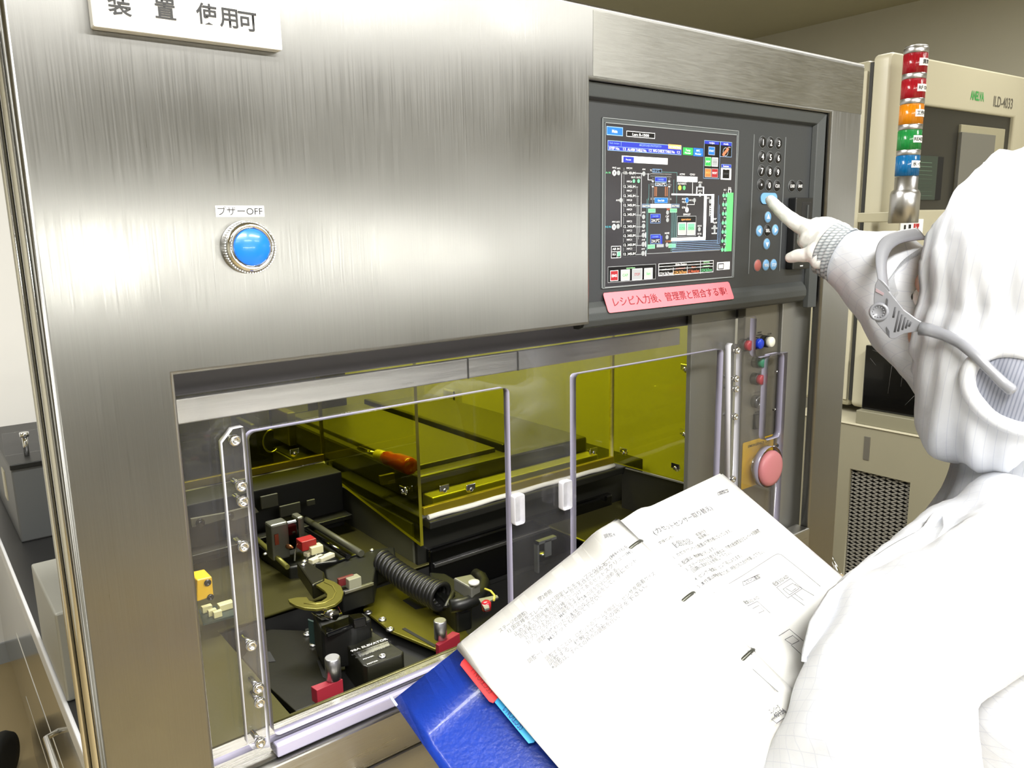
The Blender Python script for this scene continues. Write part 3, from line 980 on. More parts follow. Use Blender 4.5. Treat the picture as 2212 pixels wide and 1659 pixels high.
# disk slot
a, b = c2(1797, 1108), c3(1930, 415)
bm = B(); box(bm, a.x, b.x, YP - .012, YP, b.z, a.z, bev=.0015)
fd = obj('disk_drive', bm, mat('disk_drive_plastic', '191a1b', .35, bump=.04), op)
w = b.x - a.x
bm = B(); box(bm, a.x + w * .36, b.x - w * .12, YP - .0125, YP - .010, b.z + .012, a.z - .006, bev=.0008); obj('slot', bm, 'black_m', fd)
bm = B(); box(bm, a.x + w * .62, a.x + w * .70, YP - .014, YP - .011, b.z + .016, a.z - .010, bev=.0006); obj('flap', bm, 'bezel', fd)
bm = B(); box(bm, a.x + w * .40, a.x + w * .56, YP - .0128, YP - .011, b.z + .004, b.z + .0055); obj('lamp', bm, 'white', fd)

# pink notice sticker on the lower lip
a, b = c3(150, 640, .632), c3(1280, 694, .632)
pk = thing('notice_sticker', 'salmon pink notice strip with dark red writing under the screen', 'sticker', ((a.x + b.x) / 2, .63, b.z))
z1, z0 = a.z, c3(150, 815, .632).z
bm = B(); plate(bm, rrect(a.x, b.x, z0, z1, .003), [], .0008, (0, .6335, 0), UX, UZ)
for v in bm.verts:
    v.co.y -= max(0, (z1 - v.co.z) / (z1 - z0)) * .0095 - .0015
obj('strip', bm, mat('pink_sticker_paper', 'f4747e', .45, bump=.02), pk)
ang = Vector((0, -.0095, z0 - z1)).normalized()
bm = B(); text(bm, 'レシピ入力後、管理票と照合する事!', ((a.x + b.x) / 2, .6335 - .0042, (z0 + z1) / 2), UX, -ang, (z1 - z0) * .40, (b.x - a.x) * .9)
obj('lettering', bm, mat('dark_red_ink', '7a1420', .5, bump=.01), pk)
# ================================================================ clear cover over the window
YC = .630
cv = thing('window_cover', 'clear acrylic cover sheet with two cutouts over the machine window', 'cover', (.55, .635, 1.13))
k1a, k1b, k1c = at(537, 937, Y=YC), at(1100, 836, Y=YC), at(590, 1592, Y=YC)
k2a, k2b = at(1244, 808, Y=YC), at(1563, 753, Y=YC)
tr = at(1635, 682, Y=YC)
st = at(1702, 757, Y=YC)
zt = tr.z
zc = (k1a.z + k1b.z) / 2
zb = 1.137
ch = at(1634, 768, Y=YC).z
outer = [(.10, 1.133), (st.x, 1.133), (st.x, ch - .004)]
outer += [(tr.x + .012 - .012 * math.sin(a), ch - .004 + .012 - .012 * math.cos(a)) for a in [math.radians(v) for v in (0, 22, 45, 68, 90)]]
outer += [(tr.x, zt - .004), (tr.x - .004, zt), (.10, zt)]
sa, sb = at(1660, 768, Y=YC), at(1686, 943, Y=YC)
em = at(1664, 1009, Y=YC)
holes = [rrect(k1a.x, (k1b.x), zb, zc, .006), rrect(k2a.x, k2b.x, zb, zc + .001, .005), rrect(sa.x, sb.x, sb.z, sa.z, .0085), ell(em.x, em.z, .0305, .0305)]
bm = B()
plate(bm, outer, holes, .010, (0, YC + .005, 0), UX, UZ, mi=0, mi_edge=1)
for f in bm.faces:
    if f.calc_center_median().z > zt - .006 and f.normal.z > .5:
        f.material_index = 0
obj('sheet', bm, ['acryl', 'acryl_edge'], cv)
bm = B(); box(bm, st.x - .008, st.x, YC + .010, .654, 1.133, ch - .004, mi=0)
obj('side_return', bm, ['acryl'], cv)
bm = B(); box(bm, tr.x + .012, st.x, YC + .010, .654, ch - .010, ch - .004, mi=0); obj('step_shelf', bm, ['acryl'], cv)
for px, py in ((1708, 804), (1704, 886), (1700, 967), (1696, 1045)):
    p = at(px, py, X=st.x)
    screw(cv, Vector((st.x, .640, p.z)), (1, 0, 0), .003, .002, 'side_screw', shank=.014)
bm = B(); box(bm, .216, st.x, YC - .008, YC + .010, 1.1205, 1.1325, bev=.0015); obj('ledge', bm, 'acryl_edge', cv)
bm = B(); box(bm, .164, .2155, YC - .008, YC + .010, 1.1205, 1.1325, bev=.0015); obj('ledge', bm, 'acryl', cv)


def bar(outline, scr):
    pts = [at(x, y, Y=YC - .010) for x, y in outline]
    bm = B()
    plate(bm, [(p.x, p.z) for p in pts], [], .009, (0, YC - .0055, 0), UX, UZ, mi=0, mi_edge=1)
    b_ = obj('hinge_bar', bm, ['acryl', 'acryl_edge2'], cv)
    for x, y in scr:
        p = at(x, y, Y=YC - .011)
        screw(b_, Vector((p.x, YC - .0100, p.z)), (0, -1, 0), .0048, .004, 'screw', shank=.018)


bar([(536, 1608), (546, 1619), (584, 1614), (581, 1560), (530, 930), (526, 922), (503, 927), (480, 957)][::-1][::-1], [(507, 951), (521, 1050), (524, 1083), (526, 1180), (543, 1394), (558, 1486), (561, 1517), (562, 1604)])
bar([(1576, 1100), (1592, 1095), (1603, 760), (1597, 744), (1583, 742), (1579, 748)], [(1592, 757), (1590, 818), (1590, 840), (1588, 900), (1583, 1035)])
for x, y, w, h in ((1123, 1101, 23, 58), (1226, 1070, 21, 54)):
    a, b = at(x - w / 2, y - h / 2, Y=YC - .008), at(x + w / 2, y + h / 2, Y=YC - .008)
    zc_ = (a.z + b.z) / 2
    hh = .017
    bm = B()
    plate(bm, rrect(a.x, b.x, zc_ - hh, zc_ + hh, .003), [], .009, (0, YC - .0045, 0), UX, UZ, mi=0, mi_edge=1, bev=.0012)
    g_ = obj('grip', bm, [clear('frosted_acrylic', (.8, .8, .82), haze=.35, rough=.2), 'acryl_edge2'], cv)

# ================================================================ controls on the strip at right
YB = .652


def pbutton(px, py, cap, label, cat='button', r=.0072, rb=.0086, out=.016, text_=None, tpos=None, dark='black'):
    p = at(px, py, Y=YB - out)
    base = Vector((p.x, YB, p.z))
    t = thing('push_button', label, cat, base, 'push buttons on the control strip')
    bm = B(); lathe(bm, base, (0, -1, 0), [(rb, 0), (rb, out * .55), (rb * .9, out * .62), (r * 1.0, out * .62)], 28); obj('collar', bm, dark, t)
    bm = B(); lathe(bm, base, (0, -1, 0), [(r, out * .5), (r, out * .92), (r * .9, out), (0, out)], 28); obj('cap', bm, cap, t)
    if text_:
        bm = B()
        for i, s_ in enumerate(text_):
            q = at(*tpos, Y=YB - .0002)
            text(bm, s_, (q.x, YB - .0004, q.z - .0034 * i), UX, UZ, .0022, bold=.02)
        obj('caption', bm, 'ink', t)
    return t


m_bw, m_bb, m_br, m_bg = mat('ivory_cap', 'eeeedd', .35, bump=.02), mat('royal_blue_cap', '1537b8', .35, bump=.02), mat('crimson_cap', '9c2434', .35, bump=.02), mat('sea_green_cap', '1f7a5a', .35, bump=.02)
pbutton(1669, 739, m_bw, 'white push button at the top right of the control strip', text_=['AC ON'], tpos=(1662, 721))
pbutton(1645, 743, m_bb, 'blue push button left of the white one on the control strip', text_=['FRONT', 'CONTROL'], tpos=(1641, 718))
pbutton(1622, 747, m_br, 'small red push button behind the clear cover, left of the blue one', text_=['EMO'], tpos=(1616, 731))
pbutton(1651, 784, m_bg, 'green push button behind the clear cover below the blue one')
pbutton(1648, 821, m_br, 'red push button below the green one on the control strip', text_=['OFF'], tpos=(1641, 804))
# key switch
p = at(1642, 869, Y=YB - .010)
ks = thing('key_switch', 'round black key switch with grey rim on the control strip', 'switch', (p.x, YB, p.z))
bm = B(); lathe(bm, (p.x, YB, p.z), (0, -1, 0), [(.0092, 0), (.0092, .008), (.0085, .010), (.006, .010), (.006, .0075), (0, .0075)], 28); obj('barrel', bm, mat('dark_chrome', '6c6c6c', .25, .9, bump=.02), ks)
bm = B(); box(bm, p.x - .0007, p.x + .0007, YB - .0082, YB - .0074, p.z - .004, p.z + .004); obj('keyway', bm, 'black_m', ks)
bm = B(); q = at(1640, 846, Y=YB); text(bm, 'CONTROL ENABLE', (q.x, YB - .0004, q.z), UX, UZ, .0022, .030); q = at(1639, 853, Y=YB); text(bm, '0', (q.x, YB - .0004, q.z), UX, UZ, .0022); obj('caption', bm, 'ink', ks)
# rocker switch
a, b = at(1632, 896, Y=YB - .004), at(1646, 924, Y=YB - .004)
rs = thing('rocker_switch', 'small black rocker switch above the yellow plate', 'switch', ((a.x + b.x) / 2, YB, b.z))
bm = B(); plate(bm, rrect(a.x, b.x, b.z, a.z, .001), [rrect(a.x + .0012, b.x - .0012, b.z + .0012, a.z - .0012)], .004, (0, YB - .002, 0), UX, UZ); obj('housing', bm, 'black', rs)
zm = (a.z + b.z) / 2
bm = B(); prism(bm, [(a.x + .0014, YB, b.z + .0014), (a.x + .0014, YB - .0055, b.z + .0014), (a.x + .0014, YB - .003, zm), (a.x + .0014, YB - .0025, a.z - .0014), (a.x + .0014, YB, a.z - .0014)], (b.x - a.x - .0028, 0, 0)); obj('rocker', bm, 'black_g', rs)
bm = B()
for s_, x, y in (('MOTOR PWR', 1638, 889), ('ON', 1650, 900), ('OFF', 1651, 911)):
    q = at(x, y, Y=YB); text(bm, s_, (q.x, YB - .0004, q.z), UX, UZ, .002, bold=.02)
obj('caption', bm, 'ink', rs)
# emergency stop
p = at(1631, 1012, Y=YB - .001)
eo = thing('emergency_stop', 'large pink mushroom emergency button on a yellow plate', 'button', (p.x, YB, p.z))
a, b = at(1604, 955, Y=YB), at(1665, 1042, Y=YB)
zl, zh = at(1603, 1057, Y=YB).z, at(1605, 957, Y=YB).z
bm = B(); plate(bm, rrect(a.x, b.x, zl, zh, .003), [], .0014, (0, YB - .0007, 0), UX, UZ, bev=.0003)
pl_ = obj('legend_plate', bm, mat('yellow_plate_paint', 'c79f1c', .42, bump=.02), eo)
bm = B(); text(bm, 'EMERGENCY OFF', ((a.x + b.x) / 2 + .001, YB - .0017, zh - .007), UX, UZ, .0038, (b.x - a.x) * .72, bold=.01); obj('lettering', bm, 'ink', pl_)
e0 = Vector((em.x - .002, YB, em.z - .001))
bm = B(); lathe(bm, e0, (0, -1, 0), [(.017, .0005), (.017, .003), (.0155, .005), (.0145, .005), (.0145, .012), (.011, .0122), (.011, .016)], 6 * 5, sx=1); obj('collar_nut', bm, 'chrome', eo)
bm = B(); lathe(bm, e0, (0, -1, 0), [(.0115, .014), (.0115, .018), (.0235, .0185), (.0262, .0205), (.0265, .024), (.0250, .0275), (.019, .0295), (.010, .0303), (0, .0306)], 44)
obj('mushroom_head', bm, mat('pink_mushroom_plastic', 'c67c82', .45, bump=.02), eo)

# ================================================================ amber shield inside the window
XS, YFr, YBk = .548, .917, 1.228
ZBk = 1.1946
zs1, zs0 = 1.50, 1.182
am = thing('amber_shield', 'amber acrylic shield folded around the process chamber', 'shield', (.6, .8, 1.25))
T = .005
pA, pB_ = at(690, 1014, X=XS), at(912, 1182, X=XS)
bm = B()
pts = [(XS, YBk, zs1), (XS, YBk, pA.z), (XS, YFr - .002, pB_.z), (XS, YFr - .002, zs1)]
prism(bm, pts, (T, 0, 0))
for f in bm.faces:
    f.normal_update()
    f.material_index = 0 if abs(f.normal.x) > .5 else 1
obj('side_sheet', bm, ['amber', 'amber_edge'], am)


def asheet(n, x0, x1, y, z0, z1):
    bm = B()
    box(bm, x0, x1, y, y + T, z0, z1)
    for f in bm.faces:
        f.normal_update()
        f.material_index = 0 if abs(f.normal.y) > .5 else 1
    obj(n, bm, ['amber', 'amber_edge'], am)


asheet('back_sheet', .158, XS, YBk, ZBk, zs1)
asheet('front_sheet', XS + T, .936, YFr, zs0, zs1)
q1 = at(1497, 1047, Z=1.182)
bm = B(); prism(bm, [(.936, YFr, zs0), (.941, YFr, zs0), (q1.x + .004, q1.y, zs0), (q1.x, q1.y, zs0)], (0, 0, zs1 - zs0))
for f in bm.faces:
    f.normal_update()
    f.material_index = 0 if abs(f.normal.x) > .5 else 1
obj('wing_sheet', bm, ['amber', 'amber_edge'], am)
bm = B()
box(bm, XS + T, .936, YFr - .007, YFr, zs0, zs0 + .012, bev=.001)
obj('bottom_strip', bm, mat('gold_anodised_strip', 'a39226', .3, .7, bump=.05), am)
bm = B()
tube(bm, [(XS + .012 + i * .0198, YFr - .006, zs0 - .004 + .0008 * math.sin(i * 1.3)) for i in range(20)], .0042, 8)
m_foam = mat('white_foam_cord', 'e4e2d6', .8, bump=.15, bscale=400)
obj('foam_seal', bm, m_foam, am)
bm = B(); tube(bm, [(.158 + i * .0205, YBk - .007, ZBk - .005 + .0008 * math.sin(i * 1.7)) for i in range(20)], .0045, 8); obj('foam_seal', bm, m_foam, am)
bm = B(); box(bm, .158, XS, YBk - .007, YBk, ZBk, ZBk + .012, bev=.001); obj('bottom_strip', bm, bpy.data.materials['gold_anodised_strip'], am)
bm = B(); box(bm, .9335, .9385, YFr - .004, YFr + .004, zs0, zs1, bev=.0012); obj('corner_bead', bm, mat('clear_glue_bead', 'd8cf8a', .15, bump=.8, bscale=120, coat=.5), am)


def thumb(p, axis):
    bm = B()
    a = Vector(axis)
    lathe(bm, p, a, [(.0062, 0), (.0062, .0014), (.0034, .0016), (.0034, .006), (.0028, .007), (0, .007)], 16)
    up = Vector((0, 0, 1))
    obox(bm, Vector(p) + a * .004 - up * .001 - a.cross(up) * .008, a.cross(up) * .016, up * .009, a * .0016, .0006)
    obj('wing_screw', bm, 'chrome', am)


for px, py, kind in ((634, 978, 'b'), (876, 1060, 's'), (956, 1057, 'f'), (1013, 1055, 'f'), (1278, 976, 'f'), (1351, 976, 'w'), (1463, 1010, 'w'), (1482, 937, 'w'), (1484, 797, 'w')):
    if kind == 'b':
        thumb(at(px, py, Y=YBk - .002), (0, -1, 0))
    elif kind == 's':
        thumb(at(px, py, X=XS - .001), (-1, 0, 0))
    elif kind == 'f':
        thumb(at(px, py, Y=YFr - .001), (0, -1, 0))
    else:
        thumb(at(px, py, X=.940), (-1, 0, 0))
# ================================================================ mechanics seen through the window
def pz(pts, Z):
    return [at(x, y, Z=Z) for x, y in pts]


def k6(x, y):      # points measured on an enlarged view of the lower window
    return (380 + x / 3.072, 1150 + y / 3.072)


def k5(x, y):
    return (380 + x / 3.568, 760 + y / 3.568)


def k7(x, y):
    return (950 + x / 3.568, 700 + y / 3.568)


def slab(bm, pts, Z, th, mi=0, bev=0.0):
    prism(bm, pz(pts, Z), (0, 0, -th), mi, bev)


m_dk = mat('dark_grey_casting', '191915', .45, bump=.05, var=.15, vscale=20)
m_flank = mat('olive_grey_flank', '4b4b3d', .5, .2, bump=.05)
m_dpl = mat('dark_olive_plate', '17160a', .36, .3, bump=.05)

# chamber block right of centre: base, lip, lid under the amber sheets
cb = thing('chamber_block', 'black chamber block under the amber shield, right of the robot', 'machine block', (.75, 1.2, .98))
bm = B(); box(bm, .556, 1.04, .938, 1.48, .98, 1.163, bev=.002); obj('base', bm, m_dk, cb)
bm = B(); box(bm, .5525, .556, .945, 1.47, .98, 1.160); obj('flank', bm, m_flank, cb)
bm = B(); box(bm, .556, .955, .900, 1.20, 1.163, 1.175, bev=.002); obj('lip', bm, m_dk, cb)
bm = B(); box(bm, .57, .95, .926, .940, 1.04, 1.12, bev=.004); obj('door_slot', bm, 'black_g', cb)
bm = B(); box(bm, .575, .85, .922, .927, 1.092, 1.098, bev=.001); obj('slot_trim', bm, 'alu', cb)
bm = B(); box(bm, .582, .93, .97, 1.48, 1.175, 1.219, bev=.005); box(bm, .594, .75, 1.0, 1.47, 1.217, 1.226, bev=.002); obj('lid', bm, mat('grey_lid_plate', '5a5950', .38, .6, bump=.04), cb)
bm = B(); box(bm, .757, .768, .99, 1.47, 1.218, 1.232, bev=.002); obj('lid_rib', bm, 'black', cb)
bm = B(); box(bm, .586, .925, .938, .968, 1.175, 1.194, bev=.002); obj('front_rail', bm, mat('pale_rail_metal', 'b7b49a', .35, .7, bump=.03), cb)
# dark cabinet behind the left half
rc = thing('vacuum_unit', 'dark vacuum unit behind the amber sheets with a steel lever', 'machine block', (.5, 1.5, 1.2))
bm = B(); box(bm, .20, .735, 1.50, 1.68, 1.10, 1.55, bev=.006); obj('body', bm, 'black_m', rc)
p = at(*k5(1745, 515), Y=1.46); q = at(*k5(2020, 545), Y=1.46)
bm = B(); tube(bm, [p, p.lerp(q, .5), q], .0075, 12); lathe(bm, q + Vector((0, .02, 0)), (0, -1, 0), [(.011, 0), (.013, .012), (.011, .024), (0, .026)], 18); obj('lever', bm, 'chrome', rc)
p = at(*k5(2160, 440), Y=1.47)
bm = B(); box(bm, p.x - .012, p.x + .012, 1.46, 1.505, p.z - .045, p.z + .045, bev=.003); obj('bracket', bm, 'chrome', rc)
p = at(*k5(940, 440), Y=1.47)
bm = B(); box(bm, p.x - .025, p.x + .022, 1.47, 1.505, p.z - .008, p.z + .012, bev=.002); obj('name_bar', bm, 'alu', rc)
bm = B()
for x, y, w, h in ((600, 470, 60, 180), (820, 560, 45, 220), (330, 560, 40, 330), (520, 540, 22, 30)):
    p = at(*k5(x, y), Y=1.47)
    s_ = .00062 * 1.2
    box(bm, p.x - w * s_ / 4, p.x + w * s_ / 4, 1.42, 1.505, p.z - h * s_ / 5, p.z + h * s_ / 5, bev=.002)
obj('pipework', bm, mat('grey_pipe_metal', '8e8c7c', .35, .8, bump=.03), rc)
bm = B()
p = at(*k5(720, 680), Y=1.45)
tube(bm, [p + Vector((.016 * math.cos(a), -.01, .022 * math.sin(a))) for a in [math.radians(v) for v in range(70, 330, 20)]], .0018, 8); obj('hose', bm, 'alu', rc)
# screwdriver lying on the shield side rail
sd = thing('screwdriver', 'screwdriver with red and olive handle lying behind the amber sheet', 'screwdriver', at(*k5(1690, 850), Z=1.235))
a, b = at(*k5(1545, 790), Z=1.235), at(*k5(1815, 885), Z=1.235)
d = (b - a)
bm = B(); lathe(bm, a + d * .25, d, [(.0, 0), (.010, .001), (.012, .012), (.0105, .02), (.0135, .036), (.0138, d.length * .70), (.012, d.length * .75), (0, d.length * .76)], 10); obj('handle', bm, mat('red_handle_plastic', 'a83418', .3, coat=.3, bump=.03), sd)
bm = B(); lathe(bm, a + d * .02, d, [(.006, 0), (.009, .001), (.0095, .022), (.006, .024)], 12); obj('ferrule', bm, mat('cream_ferrule', 'cfc58a', .4, bump=.03), sd)
bm = B(); cyl(bm, a - d * .55, a + d * .05, .0032); obj('blade', bm, 'chrome', sd)
lb_ = thing('rail_bracket', 'notched olive metal bracket below the screwdriver', 'bracket', at(*k5(1720, 985), Y=1.04))
bm = B(); y_ = 1.04
pts = [at(*k5(*v), Y=y_) for v in ((1575, 960), (1690, 935), (1840, 908), (1868, 912), (1868, 940), (1845, 960), (1820, 962), (1815, 940), (1730, 965), (1720, 990), (1690, 1010), (1590, 1028))]
prism(bm, pts, (0, .006, 0)); obj('bar', bm, mat('pale_bracket_metal', 'a59c54', .4, .5, bump=.03), lb_)

# left-hand bracket strip, sensor box and boards
sp = thing('sensor_rail', 'pale notched sensor rail across the well behind the left bar', 'rail', at(*k5(380, 1290), Y=1.05))
pts = [at(*k5(*v), Y=1.05) for v in ((118, 1300), (160, 1292), (200, 1285), (240, 1290), (230, 1330), (260, 1332), (365, 1290), (372, 1245), (420, 1240), (440, 1290), (620, 1230), (640, 1235), (600, 1170), (500, 1195), (400, 1230), (110, 1275), (112, 1350), (130, 1352), (240, 1330))]
bm = B(); prism(bm, [at(*k5(*v), Y=1.05) for v in ((118, 1290), (370, 1245), (600, 1185), (640, 1235), (450, 1300), (360, 1292), (250, 1325), (125, 1352))], (0, .005, 0)); obj('strip', bm, mat('pale_rail_paint', '6f6e5c', .4, .4, bump=.03), sp)
for x, y in ((188, 1320), (415, 1265)):
    p = at(*k5(x, y), Y=1.048)
    bm = B(); lathe(bm, p + Vector((0, .001, 0)), (0, -1, 0), [(.006, 0), (.006, .002), (0, .002)], 18); obj('sensor_eye', bm, 'black_g', sp)
lw = thing('left_rail_box', 'long black rail box across the back left of the well', 'machine block', (.3, 1.18, 1.1))
bm = B(); box(bm, .158, .545, 1.15, 1.222, 1.10, 1.193, bev=.002); obj('body', bm, 'black_m', lw)
bm = B(); box(bm, .158, .545, 1.12, 1.151, 1.12, 1.127, bev=.001); obj('shelf', bm, m_dk, lw)
for x, y, w, h in ((720, 1150, 120, 90), (880, 1215, 150, 80), (1040, 1160, 60, 40)):
    p = at(*k5(x, y), Y=1.12)
    bm = B(); box(bm, p.x - w * .00011, p.x + w * .00011, 1.118, 1.122, p.z - h * .00011, p.z + h * .00011, bev=.0008); obj('cover_plate', bm, m_flank, lw)
yb = thing('yellow_sensor_box', 'yellow sensor box with two black screws at the window edge', 'sensor', at(*k6(195, 455), Z=1.10))
a, b, c_, d_ = [at(*k6(*v), Y=.93) for v in ((140, 318), (240, 295), (252, 425), (140, 462))]
bm = B(); prism(bm, [a, b, c_, d_], (0, .03, 0), bev=.0015); obj('body', bm, mat('yellow_sensor_plastic', 'e8b80c', .4, bump=.02), yb)
for x, y in ((210, 333), (228, 430)):
    screw(yb, at(*k6(x, y), Y=.9295), (0, -1, 0), .0042, .0025, m='black_g')
pc = thing('circuit_board', 'green circuit board with small white parts beside the yellow box', 'circuit board', at(*k6(270, 540), Z=1.115))
bm = B(); slab(bm, [k6(*v) for v in ((150, 510), (400, 460), (400, 545), (180, 605))], 1.118, .003); obj('board', bm, mat('green_board', '1d2f26', .4, bump=.05), pc)
for x, y, w in ((330, 485, .009), (205, 505, .006), (240, 530, .005), (275, 540, .005)):
    p = at(*k6(x, y), Z=1.122)
    bm = B(); box(bm, p.x - w, p.x + w, p.y - w * .6, p.y + w * .6, 1.118, 1.126, bev=.0006); obj('component', bm, mat('ivory_component', 'c9c48f', .4, bump=.02), pc)

# cassette elevator: sloped plates, drive box and lift unit
PZ = 1.082
el = thing('cassette_elevator', 'black cassette elevator with sloped wing plates in the well', 'elevator', at(*k6(1000, 800), Z=1.05))
bm = B(); slab(bm, [k6(*v) for v in ((600, 640), (870, 652), (1005, 800), (1060, 890), (1115, 1060), (795, 1187), (600, 1010), (440, 830))], PZ, .008, bev=.001); obj('wing_plate', bm, m_dpl, el, label='left wing plate, nearly black')
bm = B(); slab(bm, [k6(*v) for v in ((1400, 285), (1320, 315), (1242, 510), (1420, 650), (1722, 775), (1960, 700), (1910, 632))], PZ + .004, .004, bev=.001)
obj('wing_plate', bm, mat('olive_wing_plate', '6a651f', .32, .55, bump=.05), el, label='right wing plate, olive')
bm = B(); slab(bm, [k6(*v) for v in ((800, 1190), (1110, 1065), (1800, 800), (1500, 640), (1240, 520), (860, 640))], PZ - .012, .01); obj('deck', bm, 'black_m', el)
for pts in (((1505, 450), (1590, 412), (1690, 487), (1592, 510)), ((1500, 640), (1520, 632), (1722, 745), (1715, 762))):
    bm = B(); slab(bm, [k6(*v) for v in pts], PZ + .0046, .0008); obj('cutout', bm, 'black_m', el)
for pts in (((590, 800), (622, 788), (662, 855), (600, 862)), ((935, 850), (958, 848), (1015, 985), (975, 960))):
    bm = B(); slab(bm, [k6(*v) for v in pts], PZ + .0006, .0008); obj('cutout', bm, 'black_m', el)
for x, y, z in ((1277, 537, .004), (1370, 582, .004), (1421, 648, .004), (870, 680, 0), (911, 750, 0), (1003, 803, 0)):
    screw(el, at(*k6(x, y), Z=PZ + z), (0, 0, 1), .0052, .0028, 'cap_screw', 'alu')
# drive box with the printed plate
ZE = 1.112
tp = [k6(*v) for v in ((1108, 716), (1160, 672), (1285, 640), (1512, 788), (1500, 812), (1272, 892), (1240, 880))]
bm = B(); prism(bm, pz(tp, ZE), (0, 0, -.046), bev=.0014); dbx = obj('drive_box', bm, mat('black_crackle_paint', '191911', .36, bump=.06), el)
o0, ox, oy = at(*k6(1275, 745), Z=ZE), at(*k6(1415, 705), Z=ZE), at(*k6(1250, 690), Z=ZE)
ux = (at(*k6(1362, 720), Z=ZE) - at(*k6(1203, 776), Z=ZE)).normalized()
uy = Vector((-ux.y, ux.x, 0))
pc_ = at(*k6(1283, 746), Z=ZE + .0006)
bm = B(); text(bm, '98A ELEVATOR', pc_, ux, uy, .0042, .046, bold=.02)
for s_, x, y in (('POWER', 1278, 830), ('MOTOR', 1305, 862)):
    text(bm, s_, at(*k6(x, y), Z=ZE + .0006), ux, uy, .0022, .013, bold=.02)
obj('lettering', bm, 'ink_w', dbx)
bm = B(); q = [at(*k6(*v), Z=ZE + .0005) for v in ((1198, 796), (1405, 722), (1420, 750), (1222, 826))]; prism(bm, q, (0, 0, -.0004)); obj('rating_plate', bm, 'alu', dbx)
bm = B(); text(bm, '98A ELEVATOR UNIT', at(*k6(1300, 768), Z=ZE + .0008), ux, uy, .0024, .05); text(bm, 'S/N # 00195', at(*k6(1312, 790), Z=ZE + .0008), ux, uy, .0024, .045); obj('rating_text', bm, 'ink', dbx)
for x, y in ((1127, 713), (1281, 655), (1370, 824)):
    screw(dbx, at(*k6(x, y), Z=ZE), (0, 0, 1), .0046, .002, 'cover_screw', 'alu')
screw(dbx, at(*k6(1205, 688), Z=ZE), (0, 0, 1), .0052, .004, 'terminal', 'chrome')
for x, y in ((1362, 880), (1460, 838)):
    screw(dbx, at(*k6(x, y), Z=ZE - .008) + Vector((0, -.001, 0)), (0, -1, 0), .0042, .0025, 'side_screw', 'chrome')
# lift unit
lu = [k6(*v) for v in ((880, 560), (955, 535), (1200, 530), (1305, 590), (1180, 640), (985, 705))]
bm = B(); prism(bm, pz([k6(*v) for v in ((905, 530), (1100, 545), (1250, 530), (1300, 570), (1180, 625), (965, 650))], 1.135), (0, 0, -.05), bev=.003); l_ = obj('lift_unit', bm, 'black', el)
bm = B(); prism(bm, pz([k6(*v) for v in ((960, 620), (1150, 555), (1215, 590), (1000, 672))], 1.139), (0, 0, -.006), bev=.0015); obj('ridge', bm, 'black_g', l_)
bm = B(); prism(bm, pz([k6(*v) for v in ((1140, 545), (1225, 530), (1265, 560), (1180, 580))], 1.147), (0, 0, -.012), bev=.0015); obj('ridge', bm, 'black_g', l_)
bm = B(); tube(bm, [at(*k6(*v), Z=1.137) for v in ((905, 533), (970, 580), (1098, 540), (1075, 500))], .0014, 8); obj('edge_trim', bm, 'chrome', l_)
bm = B(); prism(bm, [at(*k6(*v), Z=1.12) for v in ((876, 572), (925, 590), (925, 600), (876, 582))], (0, 0, -.03)); obj('connector', bm, mat('green_connector', '2c3f3c', .4, bump=.05), l_)
bm = B(); cyl(bm, at(*k6(985, 540), Z=1.15), at(*k6(1060, 548), Z=1.152), .006); obj('shaft', bm, 'chrome', l_)


def stop(px, label):
    A, Bq, Cq, D_ = [at(*k6(*v), Z=PZ + .02) for v in px]
    t = thing('cassette_stop', label, 'stop block', at(*k6(*px[0]), Z=PZ), 'red cassette stops')
    bm = B()
    prism(bm, [A, Bq, Cq, D_], (0, 0, -.017), bev=.0006)
    obj('block', bm, mat('maroon_block', '8a2430', .4, bump=.03), t)
    return t


s1 = stop(((895, 1022), (1060, 962), (1108, 972), (935, 1050)), 'red stop block with silver pin on the dark wing plate')
p = at(*k6(1047, 972), Z=PZ + .02)
bm = B(); cyl(bm, p, p + Vector((0, 0, .026)), .0085, bev=.001, seg=24); obj('pin', bm, 'alu', s1)
s2 = stop(((1722, 738), (1835, 655), (1885, 668), (1745, 752)), 'red stop block with silver pin beside the manual pages')
p = at(*k6(1757, 705), Z=PZ + .02)
bm = B(); cyl(bm, p, p + Vector((0, 0, .024)), .0078, bev=.001, seg=24); obj('pin', bm, 'alu', s2)

# transfer robot: rails, motor, sensor and hook shaped paddle
ro = thing('transfer_robot', 'black wafer transfer robot with hook shaped olive paddle', 'robot', at(*k6(900, 300), Z=1.10))
ZR = 1.150
bm = B(); prism(bm, pz([k5(*v) for v in ((620, 1370), (960, 1265), (1420, 1550), (1240, 1610), (870, 1660), (640, 1500))], 1.118), (0, 0, -.02), bev=.002); obj('bed', bm, 'black', ro)
for a, b, m_, r in (((965, 1270), (1430, 1555), m_flank, .005), ((1010, 1375), (1330, 1580), 'black_g', .004), ((620, 1440), (860, 1659), mat('olive_rail_metal', '7c7a3c', .35, .5, bump=.03), .0035)):
    bm = B(); cyl(bm, at(*k5(*a), Z=1.13), at(*k5(*b), Z=1.13), r, seg=10); obj('rail', bm, m_, ro)
p = at(*k5(805, 1440), Z=1.155)
bm = B(); box(bm, p.x - .014, p.x + .012, p.y - .004, p.y + .020, p.z - .03, p.z + .024, bev=.003); mo = obj('motor', bm, mat('grey_motor_case', '6f7066', .38, .6, bump=.03), ro)
bm = B(); box(bm, p.x + .011, p.x + .030, p.y + .004, p.y + .026, p.z - .024, p.z + .020, bev=.003); obj('motor_core', bm, 'black_g', mo)
